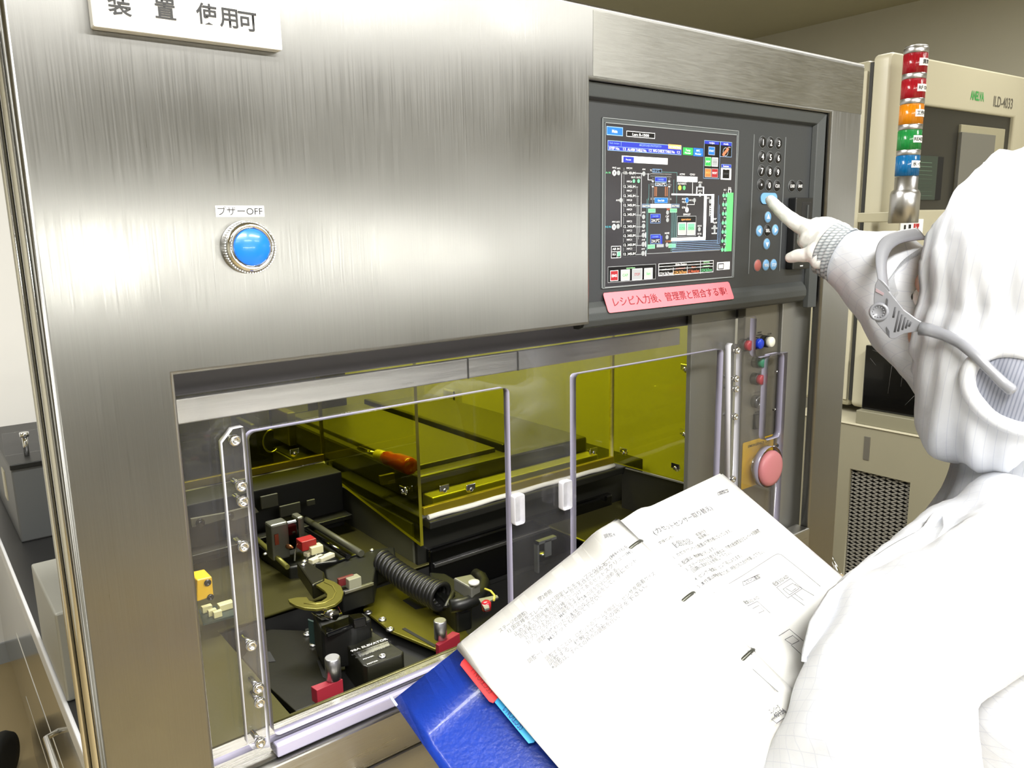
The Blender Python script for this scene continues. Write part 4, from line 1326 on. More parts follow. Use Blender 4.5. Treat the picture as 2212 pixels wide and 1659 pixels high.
bm = B(); box(bm, p.x + .030, p.x + .040, p.y + .006, p.y + .03, p.z - .020, p.z + .022, bev=.003); obj('motor_end', bm, mat('grey_motor_cap', '77776b', .38, .6, bump=.03), mo)
bm = B(); box(bm, p.x - .0100, p.x - .004, p.y - .0055, p.y - .003, p.z - .006, p.z + .010, bev=.0006); obj('motor_tag', bm, mat('rust_tag', '8a3a20', .5, bump=.03), mo)
bm = B(); lathe(bm, p + Vector((.008, -.004, -.012)), (.3, -1, 0), [(.0035, 0), (.003, .006), (.001, .012), (0, .012)], 12); obj('spindle', bm, mat('copper_spindle', 'c98a60', .3, .8, bump=.02), mo)
p = at(*k5(1030, 1490), Z=1.150)
bm = B(); box(bm, p.x - .012, p.x + .010, p.y - .002, p.y + .018, p.z - .006, p.z + .008, bev=.001); obj('sensor', bm, mat('red_sensor', 'a3181c', .4, bump=.02), ro)
bm = B(); box(bm, p.x - .002, p.x + .016, p.y - .010, p.y + .004, p.z - .012, p.z - .001, bev=.0008); obj('sensor_plug', bm, mat('ivory_plug', 'ddd8ac', .4, bump=.02), ro)
for x, y, w in ((1110, 1615, .012), (1180, 1600, .013), (1045, 1570, .007)):
    p = at(*k5(x, y), Z=1.135)
    bm = B(); obox(bm, p - Vector((w, .004, 0)), (w * 1.8, .006, 0), (-.003, .009, 0), (0, 0, .006), .001); obj('connector', bm, mat('ivory_plug_b', 'd5d0b0', .4, bump=.02), ro)
bm = B()
for w0 in ((890, 1420), (1040, 1480), (980, 1450)):
    p = at(*k5(*w0), Z=1.15)
    tube(bm, [p + Vector((.006 * math.sin(i * .9), -.004 * i, -.002 * i * i * .6)) for i in range(6)], .0013, 6)
obj('wire', bm, mat('grey_wire', 'a0a08e', .4, bump=.02), ro)
bm = B(); prism(bm, pz([k6(*v) for v in ((800, 200), (860, 182), (985, 262), (985, 312), (905, 350))], ZR + .002), (0, 0, -.02), bev=.002); obj('arm', bm, m_dpl, ro)
for x, y in ((853, 195), (845, 217)):
    screw(ro, at(*k6(x, y), Z=ZR + .002), (0, 0, 1), .0035, .002, 'arm_screw', 'alu')
outl = [(985, 303), (1050, 325), (1095, 355), (1113, 395), (1100, 440), (1060, 475), (1000, 497), (930, 507), (850, 500), (790, 482), (752, 460), (744, 442), (800, 430), (868, 428), (885, 452), (925, 462), (965, 455), (1000, 432), (1003, 408), (985, 385), (945, 358), (908, 336)]
bm = B(); prism(bm, pz([k6(*v) for v in outl], ZR), (0, 0, -.0035), bev=.0006); obj('paddle', bm, mat('olive_paddle', '6f6a2e', .32, .55, bump=.04), ro)
bm = B(); tube(bm, [at(*k6(*v), Z=ZR + .0004) for v in ((985, 330), (1040, 355), (1062, 395), (1040, 440), (985, 468), (920, 478), (850, 470))], .0008, 6); obj('paddle_groove', bm, mat('gold_groove', '9a924a', .3, .6, bump=.03), ro)
# front rim of the robot bed with screws
rb = thing('robot_rim', 'black rim plate with screws in front of the coiled cable', 'machine block', at(*k6(1100, 300), Z=1.10))
bm = B(); prism(bm, pz([k6(*v) for v in ((985, 240), (1310, 110), (1450, 95), (1460, 170), (1330, 215), (1310, 330), (1100, 395), (1000, 300))], 1.125), (0, 0, -.03), bev=.002); obj('rim', bm, 'black', rb)
for x, y in ((1300, 120), (1121, 163), (594, 146)):
    screw(rb, at(*k6(x, y), Z=1.125), (0, 0, 1), .0035, .002, m='alu')
bm = B(); prism(bm, pz([k6(*v) for v in ((1120, 390), (1310, 330), (1312, 336), (1122, 397))], 1.127), (0, 0, -.003)); obj('rim_edge', bm, 'alu', rb)
gs = thing('gap_sensor', 'small grey sensor with red tab beside the hook paddle', 'sensor', at(*k6(1160, 330), Z=1.125))
p = at(*k6(1180, 330), Z=1.13)
bm = B(); box(bm, p.x - .010, p.x + .008, p.y - .007, p.y + .006, 1.122, 1.138, bev=.001); obj('body', bm, mat('grey_sensor_case', '85846f', .4, bump=.03), gs)
p = at(*k6(1125, 315), Z=1.135)
bm = B(); box(bm, p.x - .010, p.x + .012, p.y - .001, p.y + .004, 1.128, 1.139, bev=.0008); obj('tab', bm, mat('maroon_tab', '5e1a1c', .4, bump=.03), gs)

# coiled cable
cc = thing('coiled_cable', 'thick black coiled cable running past the olive wing plate', 'cable', at(*k6(1600, 350), Z=1.10))
a, b = at(*k6(1365, 185), Z=1.128), at(*k6(1770, 430), Z=1.118)
d = b - a
x_, y_, z_ = frame_of(d)
N, turns = 420, 17
pts = []
for i in range(N + 1):
    t = i / N
    ang = turns * 2 * math.pi * t
    r = .0125 + .0045 * t * t
    pts.append(a + d * t + (x_ * math.cos(ang) + y_ * math.sin(ang)) * r + Vector((0, 0, -.006 * math.sin(math.pi * t))))
e_ = pts[-1]
pts += [e_ + (at(*k6(*v), Z=1.11) - e_) * 1.0 for v in ((1790, 500), (1830, 490), (1900, 465))]
bm = B(); tube(bm, pts, .0036, 8); obj('coil', bm, mat('black_cable_jacket', '141413', .45, bump=.04), cc)

# pressure fitting by the manual
fi = thing('valve_fitting', 'black curved fitting with grey clip and yellow wire by the manual', 'fitting', at(*k6(1950, 420), Z=1.10))
c_ = at(*k6(1930, 400), Z=1.12)
bm = B(); tube(bm, [at(*k6(*v), Z=1.125) for v in ((1820, 490), (1900, 478), (1975, 450), (2025, 400), (2045, 340), (2025, 300), (1985, 280))], .0085, 12); obj('hose', bm, 'black', fi)
bm = B(); prism(bm, pz([k6(*v) for v in ((1840, 300), (1960, 275), (2020, 330), (1960, 370))], 1.145), (0, 0, -.018), bev=.002); obj('clip', bm, mat('grey_clip_metal', '8f8f86', .35, .6, bump=.03), fi)
bm = B(); prism(bm, pz([k6(*v) for v in ((1680, 260), (1790, 270), (1960, 370), (1960, 500), (1860, 530), (1700, 380))], 1.115), (0, 0, -.03), bev=.003); obj('block', bm, 'black', fi)
p = at(*k6(1978, 340), Z=1.148)
bm = B(); lathe(bm, p, (0, 0, 1), [(.007, 0), (.007, .003), (0, .0035)], 20); obj('cap', bm, mat('white_cap', 'd8d8d0', .35, bump=.02), fi)
bm = B(); tube(bm, [at(*k6(*v), Z=1.14) for v in ((2050, 375), (2090, 390), (2115, 420), (2110, 450))], .0014, 8); obj('wire', bm, mat('yellow_wire', 'c9c04a', .4, bump=.02), fi)
bm = B(); prism(bm, pz([k6(*v) for v in ((2010, 440), (2130, 415), (2140, 430), (2070, 460), (2080, 500), (2050, 510))], 1.14), (0, 0, -.002)); obj('tab', bm, 'alu', fi)
p = at(*k6(2060, 492), Z=1.135)
bm = B(); lathe(bm, p, (0, 0, 1), [(.006, -.004), (.006, .005), (.004, .007), (0, .007)], 18); obj('red_cap', bm, 'red_p', fi)

# right tray
ty = thing('steel_tray', 'dark open steel tray at the right of the window below the amber sheet', 'tray', (.99, .85, 1.0))
m_tray = mat('dark_tray_steel', '46453c', .4, .6, bump=.05)
bm = B(); prism(bm, [(.950, .905, 1.172), (.956, .905, 1.172), (.972, .70, 1.172), (.966, .70, 1.172)], (0, 0, -.13)); obj('side_panel', bm, m_tray, ty)
bm = B(); prism(bm, [at(*k7(*v), Z=1.083) for v in ((1100, 1430), (1400, 1345), (1700, 1440), (1600, 1700), (1400, 1560))], (0, 0, -.006)); obj('shelf', bm, m_tray, ty)
pb_ = thing('pin_bracket', 'small grey bracket standing behind the clear mullion', 'bracket', at(1178, 1180, Z=1.12))
p = at(1178, 1172, Z=1.14)
bm = B(); box(bm, p.x - .018, p.x + .018, p.y - .004, p.y + .004, 1.142, 1.146); box(bm, p.x - .018, p.x - .015, p.y - .004, p.y + .004, 1.10, 1.146); box(bm, p.x - .004, p.x + .008, p.y - .004, p.y - .002, 1.12, 1.144)
obj('frame', bm, mat('grey_bracket_metal', '6f7272', .4, .6, bump=.03), pb_)
bm = B(); lathe(bm, at(1172, 1198, Z=1.12), (0, 0, 1), [(.006, 0), (.006, .003), (0, .003)], 16); obj('foot', bm, 'alu', pb_)
# ================================================================ right background: cream unit, its base unit, signal tower
m_seal = mat('black_seal', '22221e', .6, bump=.02)
YA = 1.12
ca = at(1925, 110, Y=YA)
th = math.radians(-4.0)
ux = Vector((math.cos(th), math.sin(th), 0))
uyb = Vector((-math.sin(th), math.cos(th), 0))
cu_ = thing('instrument_cabinet', 'tall cream instrument cabinet with dark window panel behind the person', 'cabinet', (ca.x + .4, YA + .3, 1.0))
CT = ca.z


def on_face(px, py, off=0.0):
    """point of the cabinet front under a picture point"""
    d = ray(px, py)
    n = uyb
    k = (Vector((ca.x, ca.y, 0)) - n * off).dot(n) / d.dot(n)
    p = d * k
    return Vector((p.x, p.y, p.z + CAM_Z))


def fbox(bm, px0, py0, px1, py1, d0, d1, bev=0.0, mi=0):
    a, b = on_face(px0, py0), on_face(px1, py1)
    wa = (a - ca).dot(ux)
    wb = (b - ca).dot(ux)
    o = Vector((ca.x, ca.y, b.z)) + ux * wa + uyb * d0
    obox(bm, o, ux * (wb - wa), uyb * (d1 - d0), Vector((0, 0, a.z - b.z)), bev, mi)


WC = (on_face(2212, 300) - ca).dot(ux) + .02
z0 = 1.04
bm = B(); obox(bm, Vector((ca.x - .0, ca.y, z0)) + uyb * .055, ux * WC, uyb * .70, Vector((0, 0, CT - z0 - .012)), .012); obj('body', bm, 'cream2', cu_)
bm = B()
hole_a, hole_b = on_face(1990, 228), on_face(2172, 452)
xa_, xb_ = (hole_a - ca).dot(ux), (hole_b - ca).dot(ux)
zha, zhb = on_face(1990, 226).z, on_face(1990, 453).z
plate(bm, rrect(0, WC, z0, CT, .02), [[(xa_, zhb), (xb_, zhb), (xb_, zha), (xa_, zha)]], .05, Vector((ca.x, ca.y, 0)) + uyb * .025, ux, UZ, bev=.006)
obj('door_frame', bm, 'cream', cu_)
bm = B(); obox(bm, Vector((ca.x, ca.y, zhb)) + ux * (xa_ - .1) + uyb * .012, ux * (xb_ - xa_ + .1), uyb * .02, Vector((0, 0, zha - zhb)), .001); wp = obj('window_panel', bm, mat('smoked_panel', '2e2d28', .3, bump=.02), cu_)
bm = B(); fbox(bm, 2080, 268, 2158, 445, .003, .013, .002); obj('inner_frame', bm, 'cream2', wp)
bm = B(); fbox(bm, 2078, 285, 2136, 445, -.001, .010, .001); obj('pane', bm, mat('grey_pane', '6c6b64', .25, bump=.01), wp)
bm = B(); fbox(bm, 1975, 334, 2036, 432, .006, .013, .001); obj('display_recess', bm, 'black_m', wp)
bm = B(); fbox(bm, 1975, 334, 2022, 432, .004, .012, .001); sc_ = obj('display', bm, mat('dark_green_display', '2f3a33', .3, emit=.12, bump=.01), wp)
bm = B()
for i in range(9):
    fbox(bm, 1978, 350 + 9 * i, 2016, 351 + 9 * i, .0035, .0042)
obj('display_lines', bm, mat('pale_display_lines', '5f7a66', .4, emit=.1, bump=.01), sc_)
z_s = on_face(1990, 512).z
bm = B(); obox(bm, Vector((ca.x, ca.y, z_s - .004)) - uyb * .0006, ux * WC, uyb * .003, Vector((0, 0, .007)), 0); obj('seam', bm, m_seal, cu_)
bm = B(); obox(bm, Vector((ca.x - .001, ca.y, z0 + .02)) + uyb * .047, ux * .01, uyb * .010, Vector((0, 0, CT - z0 - .04)), 0); obj('door_gap', bm, m_seal, cu_)
bm = B(); obox(bm, Vector((ca.x - .006, ca.y, z0 + .02)) + uyb * .062, ux * .01, uyb * .014, Vector((0, 0, CT - z0 - .06)), .002); obj('edge_trim', bm, 'cream', cu_)
bm = B()
a = on_face(2111, 207)
text(bm, 'ANELVA', a - uyb * .0008, ux, UZ, .026, .082, bold=.03)
obj('brand_lettering', bm, mat('green_print', '3f9a4f', .4, bump=.01), cu_)
bm = B(); a = on_face(2167, 221); text(bm, 'ILD-4033', a - uyb * .0008, ux, UZ, .032, .125, bold=.01); obj('model_lettering', bm, mat('grey_print', '5b584e', .4, bump=.01), cu_)
screw(cu_, Vector((ca.x - .001, ca.y + .20, at(1873, 152, X=ca.x).z)), (-1, 0, 0), .012, .006, 'bolt', 'chrome')

# label plate under the tower
lp = thing('switch_label', 'small white label with black and red marks on the cream cabinet', 'label', on_face(1970, 500))
bm = B(); fbox(bm, 1944, 474, 1990, 505, -.004, .0, .001); obj('plate', bm, 'white', lp)
bm = B()
for x0, y0, x1, y1 in ((1950, 486, 1953, 498), (1960, 485, 1964, 497)):
    fbox(bm, x0, y0, x1, y1, -.0048, -.004)
obj('black_mark', bm, 'ink', lp)
bm = B(); fbox(bm, 1971, 483, 1974, 495, -.0048, -.004); fbox(bm, 1976, 483, 1982, 490, -.0048, -.004); fbox(bm, 1978, 483, 1980, 496, -.0048, -.004); obj('red_mark', bm, 'red_p', lp)

# signal tower standing on a bracket in front of the cabinet
yT = YA - .09
pb, pt = at(1952, 478, Y=yT), at(1978, 108, Y=yT)
xT = (pb.x + pt.x) / 2
tw = thing('signal_tower', 'five stage signal tower light, red red amber green blue, on aluminium base', 'signal light', (xT, yT, pb.z))


def zt_(px, py):
    return at(px, py, Y=yT).z


def wT(px, py, half):
    return abs(at(px + half, py, Y=yT).x - at(px - half, py, Y=yT).x) / 2 * .80


rT = .0285
bm = B()
lathe(bm, (xT, yT, 0), (0, 0, 1), [(.037, zt_(1950, 482)), (.037, zt_(1955, 420)), (.034, zt_(1955, 413)), (rT, zt_(1956, 409)), (rT, zt_(1958, 382))], 32)
obj('base', bm, 'alu', tw)
stages = [('blue', '0a5f94', 381, 337, '水・燃'), ('green', '1a7d3a', 328, 282, 'READY'), ('amber', 'c97c0c', 272, 226, '工作中'), ('red', '96101f', 217, 171, 'RF ON'), ('red', '900e1d', 161, 114, '異常')]
for n_, col, y0, y1, tx in stages:
    a_, b_ = zt_(1962, y0), zt_(1966, y1)
    bm = B(); lathe(bm, (xT, yT, 0), (0, 0, 1), [(rT, a_), (rT, b_)], 32)
    for i in range(24):
        an = 2 * math.pi * i / 24
        cyl(bm, (xT + rT * math.cos(an), yT + rT * math.sin(an), a_ + .001), (xT + rT * math.cos(an), yT + rT * math.sin(an), b_ - .001), .0005, seg=6)
    ln = obj('lens', bm, mat(n_ + '_lens_plastic', col, .2, coat=.2, bump=.02), tw, n_ + ' lens')
    bm = B(); lathe(bm, (xT, yT, 0), (0, 0, 1), [(rT * .98, b_), (rT * 1.03, b_ + .002), (rT * 1.03, b_ + .013), (rT * .98, b_ + .015)], 32); obj('ring', bm, 'alu', tw)
    # paper label wrapped on the side towards the room
    bm = B(); zc_ = (a_ + b_) / 2 + .003
    a0, a1 = math.radians(-136), math.radians(-52)
    n = 8
    vs = []
    for i in range(n + 1):
        an = a0 + (a1 - a0) * i / n
        vs.append((bm.verts.new((xT + (rT + .0016) * math.cos(an), yT + (rT + .0016) * math.sin(an), zc_ - .009)), bm.verts.new((xT + (rT + .0016) * math.cos(an), yT + (rT + .0016) * math.sin(an), zc_ + .009))))
    for v0, v1 in zip(vs, vs[1:]):
        bm.faces.new((v0[0], v1[0], v1[1], v0[1]))
    lbm = obj('stage_label', bm, 'white', ln)
    bm = B(); text(bm, tx, (xT, yT, zc_), UX, UZ, .0085, None, bold=.02)
    for v in bm.verts:
        an = math.radians(-98) + (v.co.x - xT + .0) / (rT + .002)
        v.co = Vector((xT + (rT + .0022) * math.cos(an), yT + (rT + .0022) * math.sin(an), v.co.z))
    obj('label_text', bm, 'ink', lbm)
zt1 = zt_(1966, 114) + .015
bm = B(); lathe(bm, (xT, yT, zt1), (0, 0, 1), [(rT * .98, 0), (rT * .98, .003), (rT * .6, .006), (0, .0065)], 32); obj('top_cap', bm, 'alu', tw)
zbk = zt_(1950, 482)
bm = B(); box(bm, xT - .016, xT + .016, yT + .02, YA + .03, zbk + .004, zbk + .03, bev=.002); obj('wall_bracket', bm, 'cream2', tw)

# base unit whose side faces the machine: plinth, black box on top, mesh grille
XB = 2.10
M['pump'] = mat('shaded_cabinet_paint', '807c69', .45, bump=.06, bscale=500, var=.04)  # darkened so that the shade on this cabinet is in its colour
zl = at(1820, 910, X=XB).z
yb0, yb1 = .52, 1.30
bu = thing('pump_cabinet', 'cream pump cabinet with mesh grille low behind the machine', 'cabinet', (XB + .4, .95, 0))
g0, g1 = at(1836, 1012, X=XB), at(1966, 1047, X=XB)
gb = at(1820, 1216, X=XB).z
bm = B()
plate(bm, [(-yb1, .06), (-yb0, .06), (-yb0, zl - .004), (-yb1, zl - .004)], [[(-g0.y, gb - .12), (-g1.y, gb - .12), (-g1.y, g0.z), (-g0.y, g0.z)]], .02, (XB + .01, 0, 0), (0, -1, 0), UZ)
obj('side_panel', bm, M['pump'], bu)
bm = B(); box(bm, XB + .021, XB + .8, yb0 + .002, yb1, .06, zl - .004, bev=.004); obj('body', bm, 'black_m', bu)
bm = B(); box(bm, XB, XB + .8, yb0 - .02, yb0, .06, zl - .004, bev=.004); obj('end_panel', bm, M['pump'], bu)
bm = B(); box(bm, XB - .004, XB + .8, yb0 - .004, yb1, zl - .004, zl, bev=.001); obj('top_edge', bm, mat('cream_edge', 'b5b09a', .4, bump=.02), bu)
z2 = at(1835, 880, X=XB + .02).z
bm = B(); box(bm, XB + .006, XB + .17, yb0 + .01, 1.10, zl, z2, bev=.002); obj('top_plinth', bm, mat('khaki_grey_plinth', '75725f', .4, bump=.03), bu)
bm = B()
a, b = at(1848, 925, X=XB), at(1868, 996, X=XB)
a, b = at(1868, 942, X=XB), at(1877, 995, X=XB)
box(bm, XB - .002, XB + .004, b.y, a.y, b.z, a.z, bev=.001); obj('recess_handle', bm, mat('dark_handle', '57544c', .4, bump=.02), bu)
bm = B()
h_, w_ = .0115, .036
zz = gb - .12
r = 0
while zz < g0.z:
    yy = g1.y - (w_ / 2 if r % 2 else 0)
    while yy < g0.y + w_:
        for s_ in (1, -1):
            p0, p1 = Vector((XB + .012, yy, zz)), Vector((XB + .012, yy + w_ / 2, zz + h_ / 2 * s_ + h_ / 2 * 0))
            ya, yb_ = max(p0.y, g1.y), min(p1.y, g0.y)
            if yb_ > ya:
                za_ = zz + (ya - yy) / (w_ / 2) * h_ / 2 * s_
                zb_ = zz + (yb_ - yy) / (w_ / 2) * h_ / 2 * s_
                obox(bm, (XB + .010, ya, za_ - .0013), (.004, 0, .0004), (0, yb_ - ya, zb_ - za_), (0, 0, .0026))
        for s_ in (1, -1):
            ya0, yb0_ = yy + w_ / 2, yy + w_
            ya, yb_ = max(ya0, g1.y), min(yb0_, g0.y)
            if yb_ > ya:
                za_ = zz + h_ / 2 * s_ - (ya - ya0) / (w_ / 2) * h_ / 2 * s_
                zb_ = zz + h_ / 2 * s_ - (yb_ - ya0) / (w_ / 2) * h_ / 2 * s_
                obox(bm, (XB + .010, ya, za_ - .0013), (.004, 0, .0004), (0, yb_ - ya, zb_ - za_), (0, 0, .0026))
        yy += w_
    zz += h_
    r += 0
obj('mesh_grille', bm, mat('grey_mesh_metal', '96938a', .45, .4, bump=.03), bu)
bm = B(); p = at(1795, 1204, X=XB - .35); tube(bm, [p + Vector((-.06, -.06, -.01)), p, p + Vector((.03, .03, .004))], .006, 10)
lvr = thing('steel_rod', 'short bright steel rod end between the machine and pump cabinet', 'rod', p)
obj('rod', bm, 'chrome', lvr)
bm = B(); tube(bm, [p, (p.x, p.y, .0)], .005, 8); obj('stand', bm, 'black', lvr)

xk = XB + .03
a, b = at(1848, 743, X=xk), at(1990, 900, X=xk)
bbx = thing('black_box', 'scratched glossy black box on top of the pump cabinet', 'box', (xk + .06, .86, z2))
bm = B(); box(bm, xk, xk + .12, .62, min(a.y, 1.098), z2, a.z, bev=.003); obj('case', bm, 'black_g', bbx)
m_scr = mat('grey_scratch', '4a4a4a', .5, bump=.01)
for pts in (((1930, 775), (1925, 800), (1918, 850)), ((1952, 790), (1946, 835)), ((1885, 756), (1905, 764)), ((1880, 774), (1892, 789)), ((1955, 875), (1975, 855))):
    q = [at(x, y, X=xk - .0006) for x, y in pts]
    bm = B(); tube(bm, q, .0005, 6); obj('scratch', bm, m_scr, bbx)

# ================================================================ left background: bench with units on it
ZB = .75
e0, e1 = at(0, 1178, Z=ZB), at(163, 1590, Z=ZB)
xe = (e0.x + e1.x) / 2
bn = thing('lab_bench', 'black topped lab bench with aluminium edge and steel drawers, behind the machine', 'bench', (.3, 1.6, 0))
bm = B(); box(bm, xe + .006, .60, 1.33, 3.3, ZB - .028, ZB, bev=.002); obj('worktop', bm, mat('black_worktop', '161616', .35, bump=.03), bn)
bm = B(); box(bm, xe, xe + .008, 1.31, 3.3, ZB - .042, ZB + .001, bev=.003); box(bm, xe + .004, .60, 1.305, 1.33, ZB - .042, ZB + .001, bev=.004); obj('edge_trim', bm, mat('light_grey_edging', 'c4c5c7', .4, bump=.03), bn)
bm = B(); box(bm, xe + .014, .60, 1.35, 3.25, .12, ZB - .043, bev=.003); obj('carcass', bm, 'polish', bn)
zd = [.68, .48, .28]
for i_, z_ in enumerate(zd):
    bm = B(); box(bm, xe + .006, xe + .014, 1.37, 2.5, z_ - .19, z_, bev=.003); d_ = obj('drawer', bm, 'polish', bn)
    bm = B(); tube(bm, [(xe + .008, 1.45, z_ - .10), (xe - .018, 1.46, z_ - .10), (xe - .018, 1.72, z_ - .10), (xe + .008, 1.73, z_ - .10)], .006, 10); obj('drawer_pull', bm, 'chrome', d_)
# casters
for y_ in (1.45, 3.1):
    bm = B(); lathe(bm, (xe + .06, y_, .06), (1, 0, 0), [(.03, -.014), (.058, -.012), (.06, 0), (.058, .012), (.03, .014)], 24); obj('caster', bm, 'black_m', bn)
# grey instrument box with a clear lid and pin
qa = at(60, 985, Z=1.19)
bx = thing('grey_meter_box', 'dark grey instrument box with clear lid and pin on the bench', 'instrument', (.4, 2.7, ZB))
bm = B(); box(bm, at(50, 1180, Z=ZB).x, .60, 2.46, 3.0, ZB, .972, bev=.004); obj('case', bm, mat('dark_grey_case', '4d4f50', .45, bump=.04), bx)
bm = B(); box(bm, at(50, 1180, Z=ZB).x - .002, .60, 2.455, 3.0, .960, .975, bev=.002); obj('lid_edge', bm, 'black', bx)
p = at(52, 1000, Y=1.75)
xL = at(50, 1180, Z=ZB).x
bm = B(); plate(bm, rrect(xL + .0, xL + .14, .976, 1.04), [], .004, (0, 2.57, 0), UX, UZ); obj('clear_lid', bm, 'acryl', bx)
bm = B(); cyl(bm, (xL + .05, 2.54, .976), (xL + .05, 2.54, 1.035), .007); cyl(bm, (xL + .05, 2.54, 1.03), (xL + .05, 2.54, 1.042), .012); obj('pin', bm, 'chrome', bx)
bm = B(); box(bm, xL - .003, xL, 2.66, 2.72, .82, .91); obj('tag', bm, 'cream', bx)
pS = at(66, 1215, Z=1.12)
sx_ = at(105, 1420, Z=ZB).x
sb_ = thing('silver_box', 'silver grey metal box on the bench beside the machine edge', 'box', (.3, 1.7, ZB))
bm = B(); box(bm, sx_, .58, 1.52, at(66, 1215, X=sx_).y, ZB, at(66, 1217, X=sx_).z, bev=.004); obj('case', bm, mat('silver_grey_paint', '96968e', .42, .3, bump=.04), sb_)
# cart wheel on the floor at far left
pw = at(4, 1640, Z=.07)
cw = thing('cart_wheel', 'black rubber cart wheel with grey hub on the tan floor', 'wheel', (pw.x, pw.y, 0))
bm = B(); lathe(bm, (pw.x, pw.y, .075), (1, -.6, 0), [(.045, -.02), (.07, -.018), (.075, 0), (.07, .018), (.045, .02)], 32); obj('tyre', bm, 'black_m', cw)
bm = B(); lathe(bm, (pw.x, pw.y, .075), (1, -.6, 0), [(.0, -.016), (.044, -.016), (.044, .016), (0, .016)], 32); obj('hub', bm, mat('grey_hub', '9a9a9a', .4, bump=.02), cw)
# ================================================================ cloth with conductive thread lines
def cloth(name, dirs, pitch, col='d6d9e0', line='c9cdd8', w=.06, bump=.25):
    m, nt, b = newmat(name)
    c, l = lin(col), lin(line)
    b.inputs['Roughness'].default_value = .55
    b.inputs['Sheen Weight'].default_value = .15
    tc = nt.nodes.new('ShaderNodeTexCoord')
    last = None
    for d in dirs:
        dv = Vector(d).normalized() / pitch
        dp = nt.nodes.new('ShaderNodeVectorMath')
        dp.operation = 'DOT_PRODUCT'
        dp.inputs[1].default_value = dv
        nt.links.new(tc.outputs['Object'], dp.inputs[0])
        fr = nt.nodes.new('ShaderNodeMath')
        fr.operation = 'FRACT'
        nt.links.new(dp.outputs['Value'], fr.inputs[0])
        lt = nt.nodes.new('ShaderNodeMath')
        lt.operation = 'LESS_THAN'
        lt.inputs[1].default_value = w
        nt.links.new(fr.outputs[0], lt.inputs[0])
        if last is None:
            last = lt
        else:
            mxn = nt.nodes.new('ShaderNodeMath')
            mxn.operation = 'MAXIMUM'
            nt.links.new(last.outputs[0], mxn.inputs[0])
            nt.links.new(lt.outputs[0], mxn.inputs[1])
            last = mxn
    mx = nt.nodes.new('ShaderNodeMix')
    mx.data_type = 'RGBA'
    nt.links.new(last.outputs[0], mx.inputs[0])
    mx.inputs[6].default_value = (*c, 1)
    mx.inputs[7].default_value = (*l, 1)
    nt.links.new(mx.outputs[2], b.inputs['Base Color'])
    n = nt.nodes.new('ShaderNodeTexNoise')
    n.inputs['Scale'].default_value = 55
    n.inputs['Detail'].default_value = 4
    nt.links.new(tc.outputs['Object'], n.inputs['Vector'])
    bp = nt.nodes.new('ShaderNodeBump')
    bp.inputs['Strength'].default_value = bump
    bp.inputs['Distance'].default_value = .004
    nt.links.new(n.outputs[0], bp.inputs['Height'])
    nt.links.new(bp.outputs[0], b.inputs['Normal'])
    return m


hf = Vector((-.21, .978, 0)).normalized()          # where the head looks
hl = Vector((0, 0, 1)).cross(hf)                    # the person's left
hu = Vector((0, 0, 1))
M['suit'] = cloth('cleanroom_suit_cloth', ((.62, .25, .72), (-.55, -.35, .76)), .0095)
M['hoodc'] = cloth('cleanroom_hood_cloth', (tuple(hf + hu * .12),), .0085, w=.08)
M['glove'] = mat('white_glove_latex', 'f1f1ee', .55, bump=.25, bscale=160)
M['knit'] = cloth('ribbed_knit', ((.25, .1, 1),), .0036, 'e2e5e8', 'a9b2b8', w=.36, bump=.1)
M['skin'] = mat('skin', 'c08a6c', .5, bump=.08, bscale=300, var=.05)
M['mask'] = mat('mask_paper', 'cdd3da', .7, bump=.15, bscale=200)
M['gog'] = mat('grey_goggle_plastic', '84868d', .28, bump=.02, coat=.35)
M['lens'] = clear('goggle_lens', (.93, .94, .95), haze=.05)


def pd(px, py, dep):
    return at(px, py, dep=dep)


def capsule(bm, a, ra, b, rb, seg=14):
    a, b = Vector(a), Vector(b)
    d = b - a
    L = d.length
    if L < 1e-5:
        bmesh.ops.create_uvsphere(bm, u_segments=seg, v_segments=seg // 2 + 2, radius=ra, matrix=Matrix.Translation(a))
        return
    prof = []
    for i in range(0, 7):
        t = math.radians(-90 + 90 * i / 6)
        prof.append((ra * math.cos(t), ra * math.sin(t)))
    for i in range(0, 7):
        t = math.radians(90 * i / 6)
        prof.append((rb * math.cos(t), L + rb * math.sin(t)))
    prof[0] = (0, prof[0][1])
    prof[-1] = (0, prof[-1][1])
    lathe(bm, a, d, prof, seg)


def ellipsoid(bm, c, rx, ry, rz, ax=None, seg=24):
    r = bmesh.ops.create_uvsphere(bm, u_segments=seg, v_segments=seg // 2, radius=1)
    R3 = Matrix((Vector(ax[0]), Vector(ax[1]), Vector(ax[2]))).transposed() if ax else Matrix.Identity(3)
    for v in r['verts']:
        v.co = Vector(c) + R3 @ Vector((v.co.x * rx, v.co.y * ry, v.co.z * rz))


def fuse(bm, voxel, smooth=4, wrinkle=None):
    """melts the overlapping volumes into one continuous skin"""
    me = bpy.data.meshes.new('tmp')
    bm.to_mesh(me)
    bm.free()
    o = bpy.data.objects.new('tmp', me)
    C.objects.link(o)
    r = o.modifiers.new('r', 'REMESH')
    r.mode = 'VOXEL'
    r.voxel_size = voxel
    if smooth:
        s = o.modifiers.new('s', 'SMOOTH')
        s.iterations = smooth
        s.factor = .5
    dg = bpy.context.evaluated_depsgraph_get()
    dg.update()
    m2 = bpy.data.meshes.new_from_object(o.evaluated_get(dg))
    bpy.data.objects.remove(o)
    bpy.data.meshes.remove(me)
    out = bmesh.new()
    out.from_mesh(m2)
    bpy.data.meshes.remove(m2)
    if wrinkle:
        out.normal_update()
        mv = [(v, wrinkle(v.co, v.normal)) for v in out.verts]
        for v, dd in mv:
            v.co += v.normal * dd
    for f in out.faces:
        f.smooth = True
    return out


